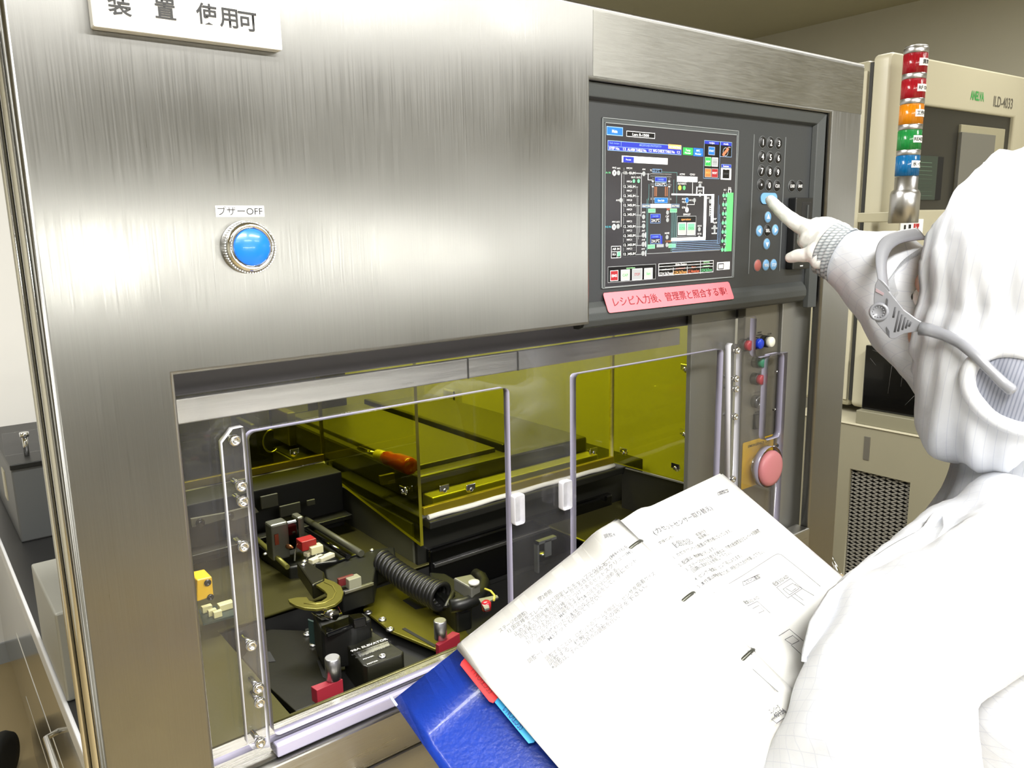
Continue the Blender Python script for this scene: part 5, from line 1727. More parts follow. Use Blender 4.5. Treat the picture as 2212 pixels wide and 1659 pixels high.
def folds(scale, amp, stretch=(1, 1, 1), sharp=1.0, seed=0):
    off = Vector((seed * 7.3, seed * 3.1, seed * 5.7))

    def fn(co, no):
        p = Vector((co.x * stretch[0], co.y * stretch[1], co.z * stretch[2])) * scale + off
        a = noise.noise(p + Vector((noise.noise(p * .7) * .8, 0, 0)))
        b = noise.noise(p * 2.3 + off)
        ridge = max(0.0, 1 - abs(a)) ** (1.5 * sharp)
        return amp * (ridge - .55) + amp * .4 * b
    return fn


person = thing('person', 'person in white hooded cleanroom suit and goggles, right finger on the keypad, holding the manual', 'person', (.95, .14, 0))
hc = pd(2195, 650, .81)            # middle of the head
face_up = hu


def hp(a, b, c):
    return hc + hf * a + hl * b + hu * c


# ---- body: head, face, neck and trunk in one skin
bm = B()
ellipsoid(bm, hp(-.005, 0, .02), .098, .076, .105, (hf, hl, hu))
ellipsoid(bm, hp(.03, 0, -.045), .070, .060, .075, (hf, hl, hu))
capsule(bm, hp(.062, 0, -.095), .026, hp(.03, 0, -.10), .035)
capsule(bm, hp(.092, 0, -.005), .008, hp(.112, 0, -.038), .014)
for s_ in (1, -1):
    capsule(bm, hp(.068, .045 * s_, -.035), .022, hp(.03, .055 * s_, -.03), .024)
    capsule(bm, hp(.083, .018 * s_, .018), .011, hp(.075, .045 * s_, .015), .010)
    ellipsoid(bm, hp(-.012, .078 * s_, -.02), .018, .008, .032, (hf, hl, hu), 14)
    capsule(bm, hp(.0865, .012 * s_, -.072), .007, hp(.083, .022 * s_, -.073), .005)
    capsule(bm, hp(-.035, .03 * s_, -.24), .05, hp(-.055, .08 * s_, -.30), .05)
capsule(bm, hp(-.02, 0, -.05), .055, hp(-.04, 0, -.20), .058)
capsule(bm, hp(-.05, 0, -.23), .075, hp(-.07, 0, -.48), .09)
bm = fuse(bm, .004, 5)
body = obj('body', bm, 'skin', person)
for s_ in (1, -1):
    bm = B(); ellipsoid(bm, hp(.079, .032 * s_, .003), .012, .012, .012, None, 14); obj('eye', bm, mat('eye_white', 'e8e4de', .2, bump=.01), body)
    bm = B(); ellipsoid(bm, hp(.0885, .032 * s_, .003), .004, .005, .005, (hf, hl, hu), 12); obj('iris', bm, mat('brown_iris', '2a1a12', .2, bump=.01), body)
bm = B(); ellipsoid(bm, hp(-.010, 0, .035), .090, .0775, .094, (hf, hl, hu)); obj('hair', bm, mat('black_hair', '161213', .5, bump=.3, bscale=300), person, smooth=True)

# ---- paper mask over nose and mouth
bm = B()
n = 14
rows = []
for j in range(7):
    c_ = -.016 - .085 * j / 6
    row = []
    for i in range(n + 1):
        t = (i / n - .5) * 2
        ang = t * math.radians(88)
        bulge = .100 - .014 * abs(j / 6 - .35) * 2 - (.012 if j == 6 else 0)
        row.append(bm.verts.new(hp(bulge * math.cos(ang) + .004 - .01 * abs(t), .072 * math.sin(ang), c_ - .012 * (1 - abs(t)) * (j / 6))))
    rows.append(row)
for r0, r1 in zip(rows, rows[1:]):
    for i in range(n):
        bm.faces.new((r0[i], r0[i + 1], r1[i + 1], r1[i])).smooth = True
bmesh.ops.solidify(bm, geom=bm.faces[:], thickness=.0012)
obj('face_mask', bm, 'mask', person)

# ---- hood: one draped shell from the face opening round to the nape, with a skirt under the collar
def hood_r(th, ph):
    """distance from the head's middle; th from the look direction, ph round it (0 = up)"""
    up = math.cos(ph)
    sd = abs(math.sin(ph))
    dn = max(0, -up)
    g = min(1.0, max(0.0, (th - math.radians(44)) / math.radians(42 - 14 * dn)))
    g = g * g * (3 - 2 * g)
    r0 = .104 + .009 * max(0, up) + .016 * dn
    back = max(0.0, 1 - max(0.0, th - math.radians(95)) / math.radians(50))
    r1 = .118 + .034 * max(0, up) + .066 * dn ** 1.3 * back
    r = r0 * (1 - g) + r1 * g
    return r


bm = B()
NT, NP = 60, 120
rings = []
th0 = math.radians(44)
for j in range(NT + 1):
    th = th0 + (math.radians(179) - th0) * j / NT
    ring = []
    for i in range(NP):
        ph = 2 * math.pi * i / NP
        r = hood_r(th, ph)
        d = hf * math.cos(th) + (hu * math.cos(ph) + hl * math.sin(ph)) * math.sin(th)
        p = hc + d * r
        low = max(0, -(p - hc).z - .055)
        fold = noise.noise(Vector((ph * 2.6, th * 1.2, 3.0))) * .006 + noise.noise(Vector((th * 9, ph * 1.6, 8.0))) * .007 * min(1, (th - th0) * 3)
        pl = math.sin(th * 26 + 2.5 * noise.noise(Vector((ph * 2, th * 2, 1)))) * .0028 * (1 if math.cos(ph) < .55 else .15) * (1 - .75 * max(0, -math.cos(ph)))
        p += d * (fold + pl)
        ring.append(bm.verts.new(p))
    rings.append(ring)
for a, b in zip(rings, rings[1:]):
    for i in range(NP):
        bm.faces.new((a[i], a[(i + 1) % NP], b[(i + 1) % NP], b[i])).smooth = True
bm.faces.new(rings[-1])
# turned-in hem at the opening
hem = [bm.verts.new(v.co - hf * .006 - (v.co - hc).normalized() * .012) for v in rings[0]]
for i in range(NP):
    bm.faces.new((rings[0][i], hem[i], hem[(i + 1) % NP], rings[0][(i + 1) % NP])).smooth = True
bmesh.ops.recalc_face_normals(bm, faces=bm.faces[:])
hood_bm = bm.copy()
hood = obj('hood', bm, 'hoodc', person)
# smooth crown panel over the top
bm = B()
rings = []
tilt = Vector((-.10, 0, 1))
cu_n = (hu * 1.0 - hf * .16).normalized()
cx_ = (hf - cu_n * hf.dot(cu_n)).normalized()
cy_ = cu_n.cross(cx_)
for j in range(25):
    t = math.radians(76) * j / 24
    ring = []
    for i in range(80):
        ph = 2 * math.pi * i / 80
        d = cu_n * math.cos(t) + (cx_ * math.cos(ph) + cy_ * math.sin(ph)) * math.sin(t)
        r = 1.0 - (.0 if j < 23 else .02 * (j - 22)) + .012 * noise.noise(Vector((math.cos(ph) * 1.6, math.sin(ph) * 1.6, t * 2)))
        fx = d.dot(cx_)
        p = hc + cu_n * (d.dot(cu_n) * .150 * r + .004) + cx_ * (fx * (.082 if fx > 0 else .148) * r) + cy_ * (d.dot(cy_) * .122 * r)
        ring.append(bm.verts.new(p))
    rings.append(ring)
for a, b in zip(rings, rings[1:]):
    for i in range(80):
        try:
            bm.faces.new((a[i], b[i], b[(i + 1) % 80], a[(i + 1) % 80])).smooth = True
        except ValueError:
            pass
bmesh.ops.remove_doubles(bm, verts=bm.verts[:], dist=1e-5)
bmesh.ops.recalc_face_normals(bm, faces=bm.faces[:])
bmesh.ops.solidify(bm, geom=bm.faces[:], thickness=.003)
obj('hood_crown', bm, 'hoodc', hood)
# neck gather and cape of the hood tucked into the collar
bm = B()
nk = hp(-.035, 0, -.155)
rings = []
for j in range(22):
    t = j / 21
    ring = []
    for i in range(72):
        ph = 2 * math.pi * i / 72
        rr = .092 - .022 * math.sin(t * math.pi) + .006 * t
        rr *= 1 + .045 * math.sin(ph * 9 + 3 * t) * (0.4 + t)
        ring.append(bm.verts.new(nk + (hf * math.cos(ph) * rr * 1.06 + hl * math.sin(ph) * rr) + hu * (.055 - .155 * t)))
    rings.append(ring)
for a, b in zip(rings, rings[1:]):
    for i in range(72):
        bm.faces.new((a[i], a[(i + 1) % 72], b[(i + 1) % 72], b[i])).smooth = True
bmesh.ops.solidify(bm, geom=bm.faces[:], thickness=.003)
obj('hood_neck', bm, 'hoodc', hood)

from mathutils.bvhtree import BVHTree
hb = BVHTree.FromBMesh(hood_bm)
camp = Vector((0, 0, CAM_Z))


def on_hood(px, py, off):
    r = ray(px, py).normalized()
    hit = hb.ray_cast(camp, r)
    if hit[0] is None:
        hit = hb.find_nearest(camp + r * .77)
    return hit[0] - r * off


# grey mesh ear panel with a padded rim
bm = B()
cxp, cyp, rxp, ryp = 2206, 842, 116, 84
rings = [[bm.verts.new(on_hood(cxp, cyp, .006))]]
for j in range(1, 9):
    rings.append([bm.verts.new(on_hood(cxp + rxp * j / 8 * math.cos(2 * math.pi * i / 40), cyp + ryp * j / 8 * math.sin(2 * math.pi * i / 40) + 22 * math.cos(2 * math.pi * i / 40) * j / 8, .006)) for i in range(40)])
for i in range(40):
    bm.faces.new((rings[0][0], rings[1][i], rings[1][(i + 1) % 40])).smooth = True
for a, b in zip(rings[1:], rings[2:]):
    for i in range(40):
        bm.faces.new((a[i], b[i], b[(i + 1) % 40], a[(i + 1) % 40])).smooth = True
rings[0][0].co = sum((v.co for v in rings[1]), Vector()) / 40
rim = [v.co.copy() for v in rings[-1]]
bmesh.ops.solidify(bm, geom=bm.faces[:], thickness=-.002)
obj('ear_panel', bm, cloth('grey_mesh_cloth', (tuple(hf + hu * .2),), .0032, 'c6cad8', 'a4aabd', w=.4, bump=.1), hood, label='grey ribbed ear panel')
bm = B(); tube(bm, rim, .0075, 10, closed=True); obj('ear_panel_rim', bm, 'hoodc', hood)
hood_bm.free()

# ---- coverall: trunk, sleeves, legs in one skin
bm = B()


def cp(a, b):
    A, Bp = pd(*a[:3]), pd(*b[:3])
    capsule(bm, A, a[3] * a[2] / F_PX, Bp, b[3] * b[2] / F_PX, 20)


SHO_L, SHO_R = (2190, 1262, .66, 150), (2235, 1085, .94, 90)
cp((2180, 1120, .79, 105), (2210, 1330, .76, 200))
cp((2210, 1330, .76, 200), (2330, 1950, .74, 270))
cp(SHO_L, (2180, 1180, .80, 110))
cp((2180, 1180, .80, 110), SHO_R)
cp((2055, 1160, .80, 70), (2210, 1330, .76, 170))
# left arm holding the manual
cp(SHO_L, (1935, 1400, .66, 150))
cp((1935, 1400, .66, 155), (1905, 1640, .60, 195))
cp((1905, 1640, .60, 195), (1700, 1860, .62, 120))
cp((1700, 1860, .62, 120), (1570, 1900, .68, 90))
cp((2055, 1160, .80, 70), (1900, 1330, .72, 95))
# right arm reaching to the panel
WR, ELB = (1812, 556, .93), (2060, 800, .85)
cp(SHO_R, (2115, 850, .88, 90))
cp((2115, 850, .86, 92), (1968, 672, .890, 104))
cp((1965, 670, .890, 104), (1905, 598, .905, 92))
cp((1918, 560, .905, 66), (1985, 640, .890, 80))
cp((1905, 598, .905, 92), (1838, 558, .922, 68))
# legs
hipc = Vector((.96, .13, .90))
for s_ in (1, -1):
    h_ = hipc + hl * .09 * s_
    kn = h_ + hf * .03 + Vector((0, 0, -.42))
    an = kn - hf * .05 + Vector((0, 0, -.40))
    capsule(bm, h_, .105, kn, .082, 20)
    capsule(bm, kn, .082, an, .068, 20)
capsule(bm, pd(2330, 1950, .74), .12, hipc, .15, 20)
capsule(bm, hp(-.07, -.02, -.30), .10, hp(-.08, 0, -.50), .16, 20)
capsule(bm, hp(-.08, 0, -.50), .16, hipc, .15, 20)
wr = folds(9, .011, (1, 1, .55), 1.0, 2)
wr2 = folds(24, .0045, (1, 1, .8), 1.0, 5)
bm = fuse(bm, .009, 7, lambda co, no: (wr(co, no) * (1 if co.z < 1.44 else .55) + wr2(co, no)))
bmesh.ops.smooth_vert(bm, verts=bm.verts[:], factor=.4, use_axis_x=True, use_axis_y=True, use_axis_z=True)
obj('coverall', bm, 'suit', person)
# draped placket fold running from the collar over the shoulder edge
bm = B()
top = [(2030, 1108, .752), (2004, 1128, .752), (1985, 1146, .748), (1925, 1182, .730), (1850, 1227, .705), (1797, 1275, .678), (1758, 1345, .655), (1743, 1405, .645), (1742, 1430, .64)]
bot = [(2036, 1116, .745), (2040, 1140, .735), (2022, 1172, .722), (1960, 1222, .70), (1880, 1272, .675), (1824, 1316, .655), (1792, 1376, .64), (1754, 1424, .636), (1745, 1436, .638)]
rows = []
for k in range(5):
    t = k / 4
    rows.append([bm.verts.new(pd(a[0], a[1], a[2]).lerp(pd(*b), t) + ray(*a[:2]).normalized() * (.010 * math.sin(t * math.pi) + .004 * math.sin(i * 2.1 + t * 4))) for i, (a, b) in enumerate(zip(top, bot))])
for r0, r1 in zip(rows, rows[1:]):
    for i in range(len(top) - 1):
        bm.faces.new((r0[i], r0[i + 1], r1[i + 1], r1[i])).smooth = True
bmesh.ops.subdivide_edges(bm, edges=bm.edges[:], cuts=2, use_grid_fill=True, smooth=1.0)
bmesh.ops.solidify(bm, geom=bm.faces[:], thickness=.004)
obj('shoulder_flap', bm, 'suit', person, smooth=True)
# boots
for s_ in (1, -1):
    b0 = Vector((.96, .13, .05)) + hl * .09 * s_ - hf * .02
    bm = B(); capsule(bm, b0, .05, b0 + hf * .17 - hu * .01, .04); capsule(bm, b0 + hu * .12, .075, b0, .055)
    bm = fuse(bm, .006, 3)
    for v in bm.verts:
        v.co.z = max(0, v.co.z)
    obj('boot', bm, 'hoodc', person)

# ---- right hand: white glove, forefinger on the key
TIPP = at(1660, 432, Y=.6215)
D0 = (TIPP - camp).dot(_fwd)


def h4(x, y, dd):
    return pd(1580 + x / 4.608, 360 + y / 4.608, D0 + dd)


MMP = 1.0 / 1000
bm = B()


def chain(pts, rs):
    for a, b, ra, rb in zip(pts, pts[1:], rs, rs[1:]):
        capsule(bm, a, ra * MMP, b, rb * MMP, 14)


# forefinger
chain([h4(388, 334, -.012), h4(440, 392, -.024), h4(535, 482, -.042), h4(640, 560, -.056), h4(760, 625, -.068)], [6.6, 7.6, 8.6, 9.6, 11.5])
# middle, ring and little fingers folded into the palm
chain([h4(850, 590, -.050), h4(735, 660, -.030), h4(720, 745, -.045), h4(790, 775, -.066)], [10.5, 9.2, 8.4, 7.6])
chain([h4(905, 575, -.042), h4(790, 680, -.018), h4(765, 775, -.036), h4(830, 800, -.058)], [10.2, 8.8, 8.0, 7.2])
chain([h4(965, 575, -.038), h4(860, 700, -.014), h4(820, 800, -.030), h4(870, 830, -.052)], [9.2, 7.8, 7.2, 6.6])
# thumb
chain([h4(585, 905, -.080), h4(640, 890, -.086), h4(730, 880, -.096), h4(840, 860, -.104)], [6.6, 7.8, 8.6, 11.0])
# back of the hand and palm
chain([h4(760, 625, -.068), h4(960, 760, -.096)], [12.5, 17])
chain([h4(850, 595, -.052), h4(1000, 720, -.088)], [11.5, 16])
chain([h4(925, 580, -.044), h4(1050, 680, -.082)], [11, 15])
chain([h4(970, 580, -.040), h4(1090, 670, -.080)], [10, 14])
chain([h4(840, 860, -.104), h4(930, 830, -.104)], [13, 19])
chain([h4(790, 740, -.078), h4(950, 820, -.100)], [14, 20])
chain([h4(880, 925, -.108), h4(980, 870, -.106)], [12, 18])
chain([h4(960, 790, -.098), h4(1080, 850, -.112)], [21, 19])
bm = fuse(bm, .0019, 3, folds(60, .0007, (1, 1, 1), 1, 3))
gl = obj('glove', bm, 'glove', person, label='white right glove pointing at the keypad')
# knitted cuff
bm = B()
c0_, c1_ = h4(950, 815, -.100), h4(1120, 890, -.115)
ax = (c1_ - c0_)
x_, y_, z_ = frame_of(ax)
rings = []
for j in range(15):
    t = j / 14
    ring = []
    for i in range(64):
        an = 2 * math.pi * i / 64
        r = (.0245 + .0015 * t) * (1 + .02 * math.sin(i * math.pi)) + .0012 * math.sin(math.pi * t * 7)
        ring.append(bm.verts.new(c0_ + ax * t + (x_ * math.cos(an) * r * 1.12 + y_ * math.sin(an) * r * 1.25)))
    rings.append(ring)
for a, b in zip(rings, rings[1:]):
    for i in range(64):
        bm.faces.new((a[i], a[(i + 1) % 64], b[(i + 1) % 64], b[i])).smooth = True
bmesh.ops.solidify(bm, geom=bm.faces[:], thickness=-.002)
obj('cuff', bm, 'knit', person, label='grey ribbed knit cuff')
# left hand under the manual
bm = B()
w0 = pd(1570, 1900, .68)
dv = (pd(1480, 1830, .74) - w0).normalized()
sv = dv.cross(hu).normalized()
capsule(bm, w0, .028, w0 + dv * .05, .030)
for i, L_ in enumerate((.075, .085, .08, .062)):
    b0 = w0 + dv * .06 + sv * (.030 - .02 * i)
    capsule(bm, w0 + dv * .02 + sv * (.012 - .008 * i), .018, b0, .011)
    capsule(bm, b0, .0095, b0 + dv * L_ * .5 + hu * .004, .0085)
    capsule(bm, b0 + dv * L_ * .5 + hu * .004, .0085, b0 + dv * L_ * .9 + hu * .018, .0075)
capsule(bm, w0 + dv * .01 + sv * .02, .014, w0 + dv * .035 + sv * .052 + hu * .01, .010)
capsule(bm, w0 + dv * .035 + sv * .052 + hu * .01, .010, w0 + dv * .07 + sv * .06 + hu * .02, .008)
bm = fuse(bm, .0025, 3)
obj('glove', bm, 'glove', person, label='white left glove under the manual')

# ---- safety goggles (worn, a thing of their own)
gg = thing('safety_goggles', 'grey vented safety goggles worn over the white hood', 'goggles', pd(1950, 720, .76))


def g3(x, y, dep):
    return pd(1780 + x / 2.44, 320 + y / 2.44, dep)


GP = g3(300, 850, .775)
gn = (hl * 1.0 - hf * .10).normalized()


def gpl(x, y, off=0.0):
    """point on the left side plane of the goggles"""
    d = ray(1780 + x / 2.44, 320 + y / 2.44)
    k = (GP - camp).dot(gn) / d.dot(gn)
    return camp + d * k + gn * off


side = [(345, 757), (300, 700), (283, 690), (268, 720), (261, 790), (262, 870), (270, 915), (320, 975), (352, 1006), (372, 1005), (420, 978), (480, 968), (530, 972), (540, 930), (480, 895), (420, 850), (380, 800)]
bm = B(); prism(bm, [gpl(*p) for p in side], -gn * .003, bev=.0008); sp_ = obj('side_shield', bm, 'gog', gg)
bm = B()
m_slot = mat('dark_slot', '4a4b50', .6, bump=.02)
for (x0, y0, x1, y1) in ((377, 838, 365, 893), (398, 858, 372, 970), (413, 877, 390, 966), (430, 892, 412, 958), (446, 906, 430, 950), (460, 915, 447, 940)):
    a, b = gpl(x0, y0, -.0011), gpl(x1, y1, -.0011)
    bm = B(); tube(bm, [a, a.lerp(b, .5), b], .0016, 8); obj('vent_slot', bm, m_slot, sp_)
bm = B(); lathe(bm, gpl(290, 862), gn, [(.0092, -.001), (.0092, .0018), (.0078, .003), (.0066, .003), (.0066, .0022), (0, .0022)], 28)
for i in range(12):
    a = math.pi * 2 * i / 12
    pp = gpl(290, 862) + (hf * math.cos(a) + hu * math.sin(a)) * .005
    lathe(bm, pp, gn, [(.0006, .002), (.0006, .003), (0, .003)], 6)
obj('pivot_knob', bm, 'gog', sp_)
bm = B(); prism(bm, [gpl(*p, .0015) for p in ((332, 790), (338, 800), (335, 835), (326, 830))], -gn * .002); obj('vent_slot', bm, m_slot, sp_)
bm = B(); prism(bm, [gpl(*p, .0015) for p in ((330, 940), (345, 965), (345, 1000), (335, 985))], -gn * .002); obj('vent_slot', bm, m_slot, sp_)
bm = B(); prism(bm, [gpl(*p, .0008) for p in ((274, 738), (318, 765), (312, 776), (272, 755))], -gn * .001); obj('tinted_mark', bm, mat('pinkish_grey_mark', 'a08c92', .35, bump=.02), sp_)
# brow band curving round the front to the other side, and the clear front below it
q0, q1 = gpl(283, 690), gpl(345, 757)
w_ = .135
path = []
for i in range(41):
    t = i / 40
    fw = .018 * math.sin(t * math.pi)
    path.append((-hl * w_ * t + hf * fw + hu * .048 * t, t))
bm = B()
rows = []
ctr = []
for off, t in path:
    a = q0 + off + hu * .012 * math.sin(t * math.pi)
    b = q1 + off * .98 + hu * .014 * math.sin(t * math.pi)
    ctr.append(((a + b) / 2, (a - b) / 2))
for k, (c_, h_) in enumerate(ctr):
    tg = (ctr[min(k + 1, len(ctr) - 1)][0] - ctr[max(k - 1, 0)][0]).normalized()
    nv = tg.cross(h_).normalized() * .0019
    rows.append([bm.verts.new(c_ + h_ * math.cos(2 * math.pi * i / 14) + nv * math.sin(2 * math.pi * i / 14)) for i in range(14)])
fs = []
for r0, r1 in zip(rows, rows[1:]):
    for i in range(14):
        f = bm.faces.new((r0[i], r0[(i + 1) % 14], r1[(i + 1) % 14], r1[i]))
        f.smooth = True
        fs.append(f)
fs += [bm.faces.new(rows[0]), bm.faces.new(rows[-1])]
bmesh.ops.recalc_face_normals(bm, faces=fs)
obj('brow_band', bm, 'gog', gg)
q2 = gpl(262, 880)
bm = B()
rows = []
for off, t in path:
    rows.append((bm.verts.new(q1 + off - gn * .009 - hf * .007 - hu * .002), bm.verts.new(q2 + off - gn * .009 - hf * .007)))
for r0, r1 in zip(rows, rows[1:]):
    bm.faces.new((r0[0], r0[1], r1[1], r1[0])).smooth = True
bmesh.ops.solidify(bm, geom=bm.faces[:], thickness=.0015)
obj('lens', bm, 'lens', gg)
# temple arm back over the hood
pts, rs = [], []
for (x, y, o_, r_) in ((505, 950, .000, .0068), (560, 958, .001, .0062), (640, 985, .003, .0056), (720, 1030, .005, .0050), (800, 1095, .007, .0047), (880, 1175, .008, .0047), (940, 1235, .008, .0050), (985, 1272, .008, .0054), (998, 1284, .008, .0040)):
    q = gpl(x, y, o_)
    if x > 600:
        h = on_hood(1780 + x / 2.44, 320 + y / 2.44, .007 + .008 * min(1, (x - 600) / 200))
        if (h - camp).length < (q - camp).length:
            q = q.lerp(h, min(1, (x - 600) / 120))
    pts.append(q); rs.append(r_)
bm = B(); tube(bm, pts, rs, 12)
obj('temple', bm, 'gog', gg)

# ================================================================ the open manual
m_page = mat('white_paper', 'fbfbf9', .6, bump=.02)
m_ink = mat('grey_print_ink', '55565b', .6, bump=.01)
m_ink2 = mat('dark_print_ink', '6a6b70', .6, bump=.01)
DM = .755
P1, P3 = pd(1370, 1178, DM), pd(1613, 1418, DM * .91)
sdir = (P3 - P1).normalized()
Ts = P1 - sdir * .030
ab = thing('open_manual', 'open ring binder manual with blue cover and white printed pages in the foreground', 'binder', P3)


def perp(px, py):
    r = ray(px, py)
    k = (Ts - camp).dot(sdir) / r.dot(sdir)
    return camp + r * k


TLp, TRp, CVp = perp(985, 1400), perp(1560, 1020), perp(842, 1500)
uL, uR = (TLp - Ts), (TRp - Ts)
wL, wR = uL.length, uR.length
uL.normalize(); uR.normalize()
nL, nR = sdir.cross(uL).normalized(), uR.cross(sdir).normalized()
if nL.dot(camp - Ts) < 0:
    nL = -nL
if nR.dot(camp - Ts) < 0:
    nR = -nR
LEN = .292


nAv = (nL + nR).normalized()


def lift_at(nrm, x, lift, bow):
    """height of a bowed sheet above the spine plane"""
    k = min(1.0, max(0.0, x / .055))
    k = k * k * (3 - 2 * k)
    return (nAv * (1 - k) + nrm * k) * lift + nrm * (bow * math.sin(k * math.pi) * .8)


LIFT_L, LIFT_R = .0127, .0108


def settle(bm, u, nrm, lift, bow):
    """lays flat print onto the bowed sheet"""
    for v in bm.verts:
        q = v.co - Ts
        x = q.dot(u)
        v.co = Ts + u * x + sdir * q.dot(sdir) + lift_at(nrm, x, lift, bow) + nrm * (q.dot(nrm) - lift)


def onL(px, py, off=.0129):
    r = ray(px, py)
    o_ = Ts + nL * off
    return camp + r * ((o_ - camp).dot(nL) / r.dot(nL))


def onR(px, py, off=.0110):
    r = ray(px, py)
    o_ = Ts + nR * off
    return camp + r * ((o_ - camp).dot(nR) / r.dot(nR))


def page(name, u, nrm, w, t0, lift, bow, m, dw=0.0, l0=0.0, length=LEN, parent=ab, n=30, taper=0.0):
    """sheet from the spine outwards, bowed near the rings"""
    bm = B()
    rows = []
    for j in range(7):
        row = []
        for i in range(n + 1):
            t = i / n
            x = (w + dw) * t
            if nrm is nL and taper:
                x += taper * t * (l0 + length * j / 6)
            row.append(bm.verts.new(Ts + u * x + sdir * (l0 + length * j / 6) + lift_at(nrm, x, lift, bow)))
        rows.append(row)
    for r0, r1 in zip(rows, rows[1:]):
        for i in range(n):
            bm.faces.new((r0[i], r0[i + 1], r1[i + 1], r1[i])).smooth = True
    bmesh.ops.solidify(bm, geom=bm.faces[:], thickness=t0)
    bm.normal_update()
    for f in bm.faces:
        if abs(f.normal.dot(nrm)) < .35 and f.calc_area() < t0 * length / 5:
            f.smooth = False
    return obj(name, bm, m, parent)


qa, qb, qc = onL(985, 1400, LIFT_L) - Ts, onL(1207, 1659, LIFT_L) - Ts, onR(1561, 1020, LIFT_R) - Ts
S0L, S0R = qa.dot(sdir), qc.dot(sdir)
TAP = (qb.dot(uL) - qa.dot(uL)) / (qb.dot(sdir) - qa.dot(sdir))
wL, wR = qa.dot(uL) - TAP * S0L, qc.dot(uR)
page('page_block', uL, nL, wL, .010, .0092, .009, mat('page_edges', 'e9e7dc', .7, bump=.05), -.001, S0L, taper=TAP)
for i in range(4):
    page('page', uL, nL, wL, .0003, .0097 + .0010 * i, .009, m_page, -.0012 * (3 - i), S0L + .001 * (i - 3), taper=TAP)
page('page_block', uR, nR, wR, .008, .0082, .007, mat('page_edges_b', 'e4e3da', .7, bump=.05), -.003, S0R)
page('page', uR, nR, wR, .0003, .0092, .007, m_page, .0, S0R + .001)
page('page', uR, nR, wR, .0003, .0108, .007, m_page, -.006, S0R)
cov = (CVp - Ts)
wC = cov.dot(uL)
m_cov = mat('blue_cover_vinyl', '1443bb', .32, bump=.15, bscale=260, coat=.25, var=.1, vscale=20)
page('cover', uL, nL, wC, .0035, -.010, 0.0, m_cov, 0, -.002, LEN + .02)
page('cover', uR, nR, wR + .025, .0035, -.010, 0.0, m_cov, 0, -.004, LEN + .02)
bm = B(); tube(bm, [CVp - nL * .0105 + sdir * v for v in (-.002, 0, .003, .008)], .0012, 8); obj('cover_corner', bm, mat('worn_clear_vinyl', 'c4cee8', .25, bump=.05), ab)


def k8(x, y):
    return (820 + x / 2.1686, 1020 + y / 2.1686)


for nm, m_, pts in (('red_tab', mat('red_tab_card', 'e8262c', .4, bump=.02), ((378, 905), (384, 890), (420, 850), (585, 1030), (556, 1058), (532, 1083), (514, 1076))),
                    ('blue_tab', mat('cyan_tab_card', '17a3e2', .4, bump=.02), ((540, 1080), (545, 1070), (575, 1030), (770, 1230), (735, 1252), (722, 1268), (698, 1272)))):
    bm = B(); prism(bm, [onL(*k8(*p), .002) for p in pts], nL * .0012)
    tb = obj('index_tab', bm, m_, ab, label=('red' if nm == 'red_tab' else 'light blue') + ' section tab')
    a, b = (k8(528, 1028), k8(440, 920)) if nm == 'red_tab' else (k8(672, 1198), k8(588, 1098))
    A_, B_2 = onL(*a, .0036), onL(*b, .0036)
    ux_ = (B_2 - A_).normalized()
    uy_ = nL.cross(ux_)
    bm = B(); text(bm, 'SECTION 1' if nm == 'red_tab' else 'SECTION 2', (A_ + B_2) / 2, ux_, uy_, .0075, (B_2 - A_).length, bold=.005)
    obj('lettering', bm, mat('dark_red_print', '9c1520', .5, bump=.01) if nm == 'red_tab' else mat('dark_blue_print', '0b4f9e', .5, bump=.01), tb)
# rings
for px, py in ((1371, 1179), (1484, 1292), (1613, 1417)):
    c_ = onL(px, py, .012)
    nm_ = (nL + nR).normalized()
    xx = (uR - uL).normalized()
    bm = B()
    tube(bm, [c_ + xx * .013 * math.cos(a) + nm_ * (.009 * math.sin(a) - .006) for a in [math.radians(v) for v in range(0, 181, 15)]], .0017, 8)
    lathe(bm, c_ + xx * .006 + nm_ * .001, nm_, [(.0035, -.002), (.0035, .0008), (0, .0008)], 12)
    obj('binder_ring', bm, mat('ring_steel', '55564f', .35, .8, bump=.02), ab)


def line(bm, f, u, s_, p0, p1, h=.0032):
    A_, B_2 = f(*k8(*p0)), f(*k8(*p1))
    ux_ = (B_2 - A_).normalized()
    nn = nL if f is onL else nR
    uy_ = nn.cross(ux_)
    text(bm, s_, (A_ + B_2) / 2, ux_, uy_, h, (B_2 - A_).length, bold=.012)


bm = B()
for s_, p0, p1, h in (('調整4', (1043, 322), (1092, 307), .0035), ('図2参照', (745, 598), (806, 556), .0034), ('ステージの調整)', (560, 745), (688, 655), .0032),
                      ('1) 固定棒をエレベータに固定したキャップスクリュー(M4×16)を', (600, 745), (1152, 362), .0034), ('   止めるまで固定棒が軽くうごかせるほどに締める。', (630, 762), (1070, 428), .0034),
                      ('   固定棒の下にある固定棒②につけてあるセットスクリュー(M5', (655, 770), (1170, 385), .0034), ('2) 上下つまみの水平調整をする。', (680, 778), (945, 580), .0034),
                      ('3) アクリルマウント(M4キャップ)で2本の足を完全に締める。', (690, 800), (1112, 462), .0034), ('   調整が終わったら本体のゆるみ止めをして、手にセット', (740, 795), (1190, 430), .0034),
                      ('   M3ナットも締めて下さい。', (790, 785), (1035, 575), .0034), ('調整ー1', (695, 888), (760, 840), .0034),
                      ('調整することは、ロボットのアームを伸ばし、センサを吸着サイズ', (778, 878), (1278, 488), .0034), ('調整する。移動させて、その端子を下さい。', (792, 898), (1240, 548), .0034),
                      ('※調整は、すべての基点の調整を行い、', (806, 917), (1120, 672), .0034)):
    line(bm, onL, uL, s_, p0, p1, h)
settle(bm, uL, nL, LIFT_L, .009)
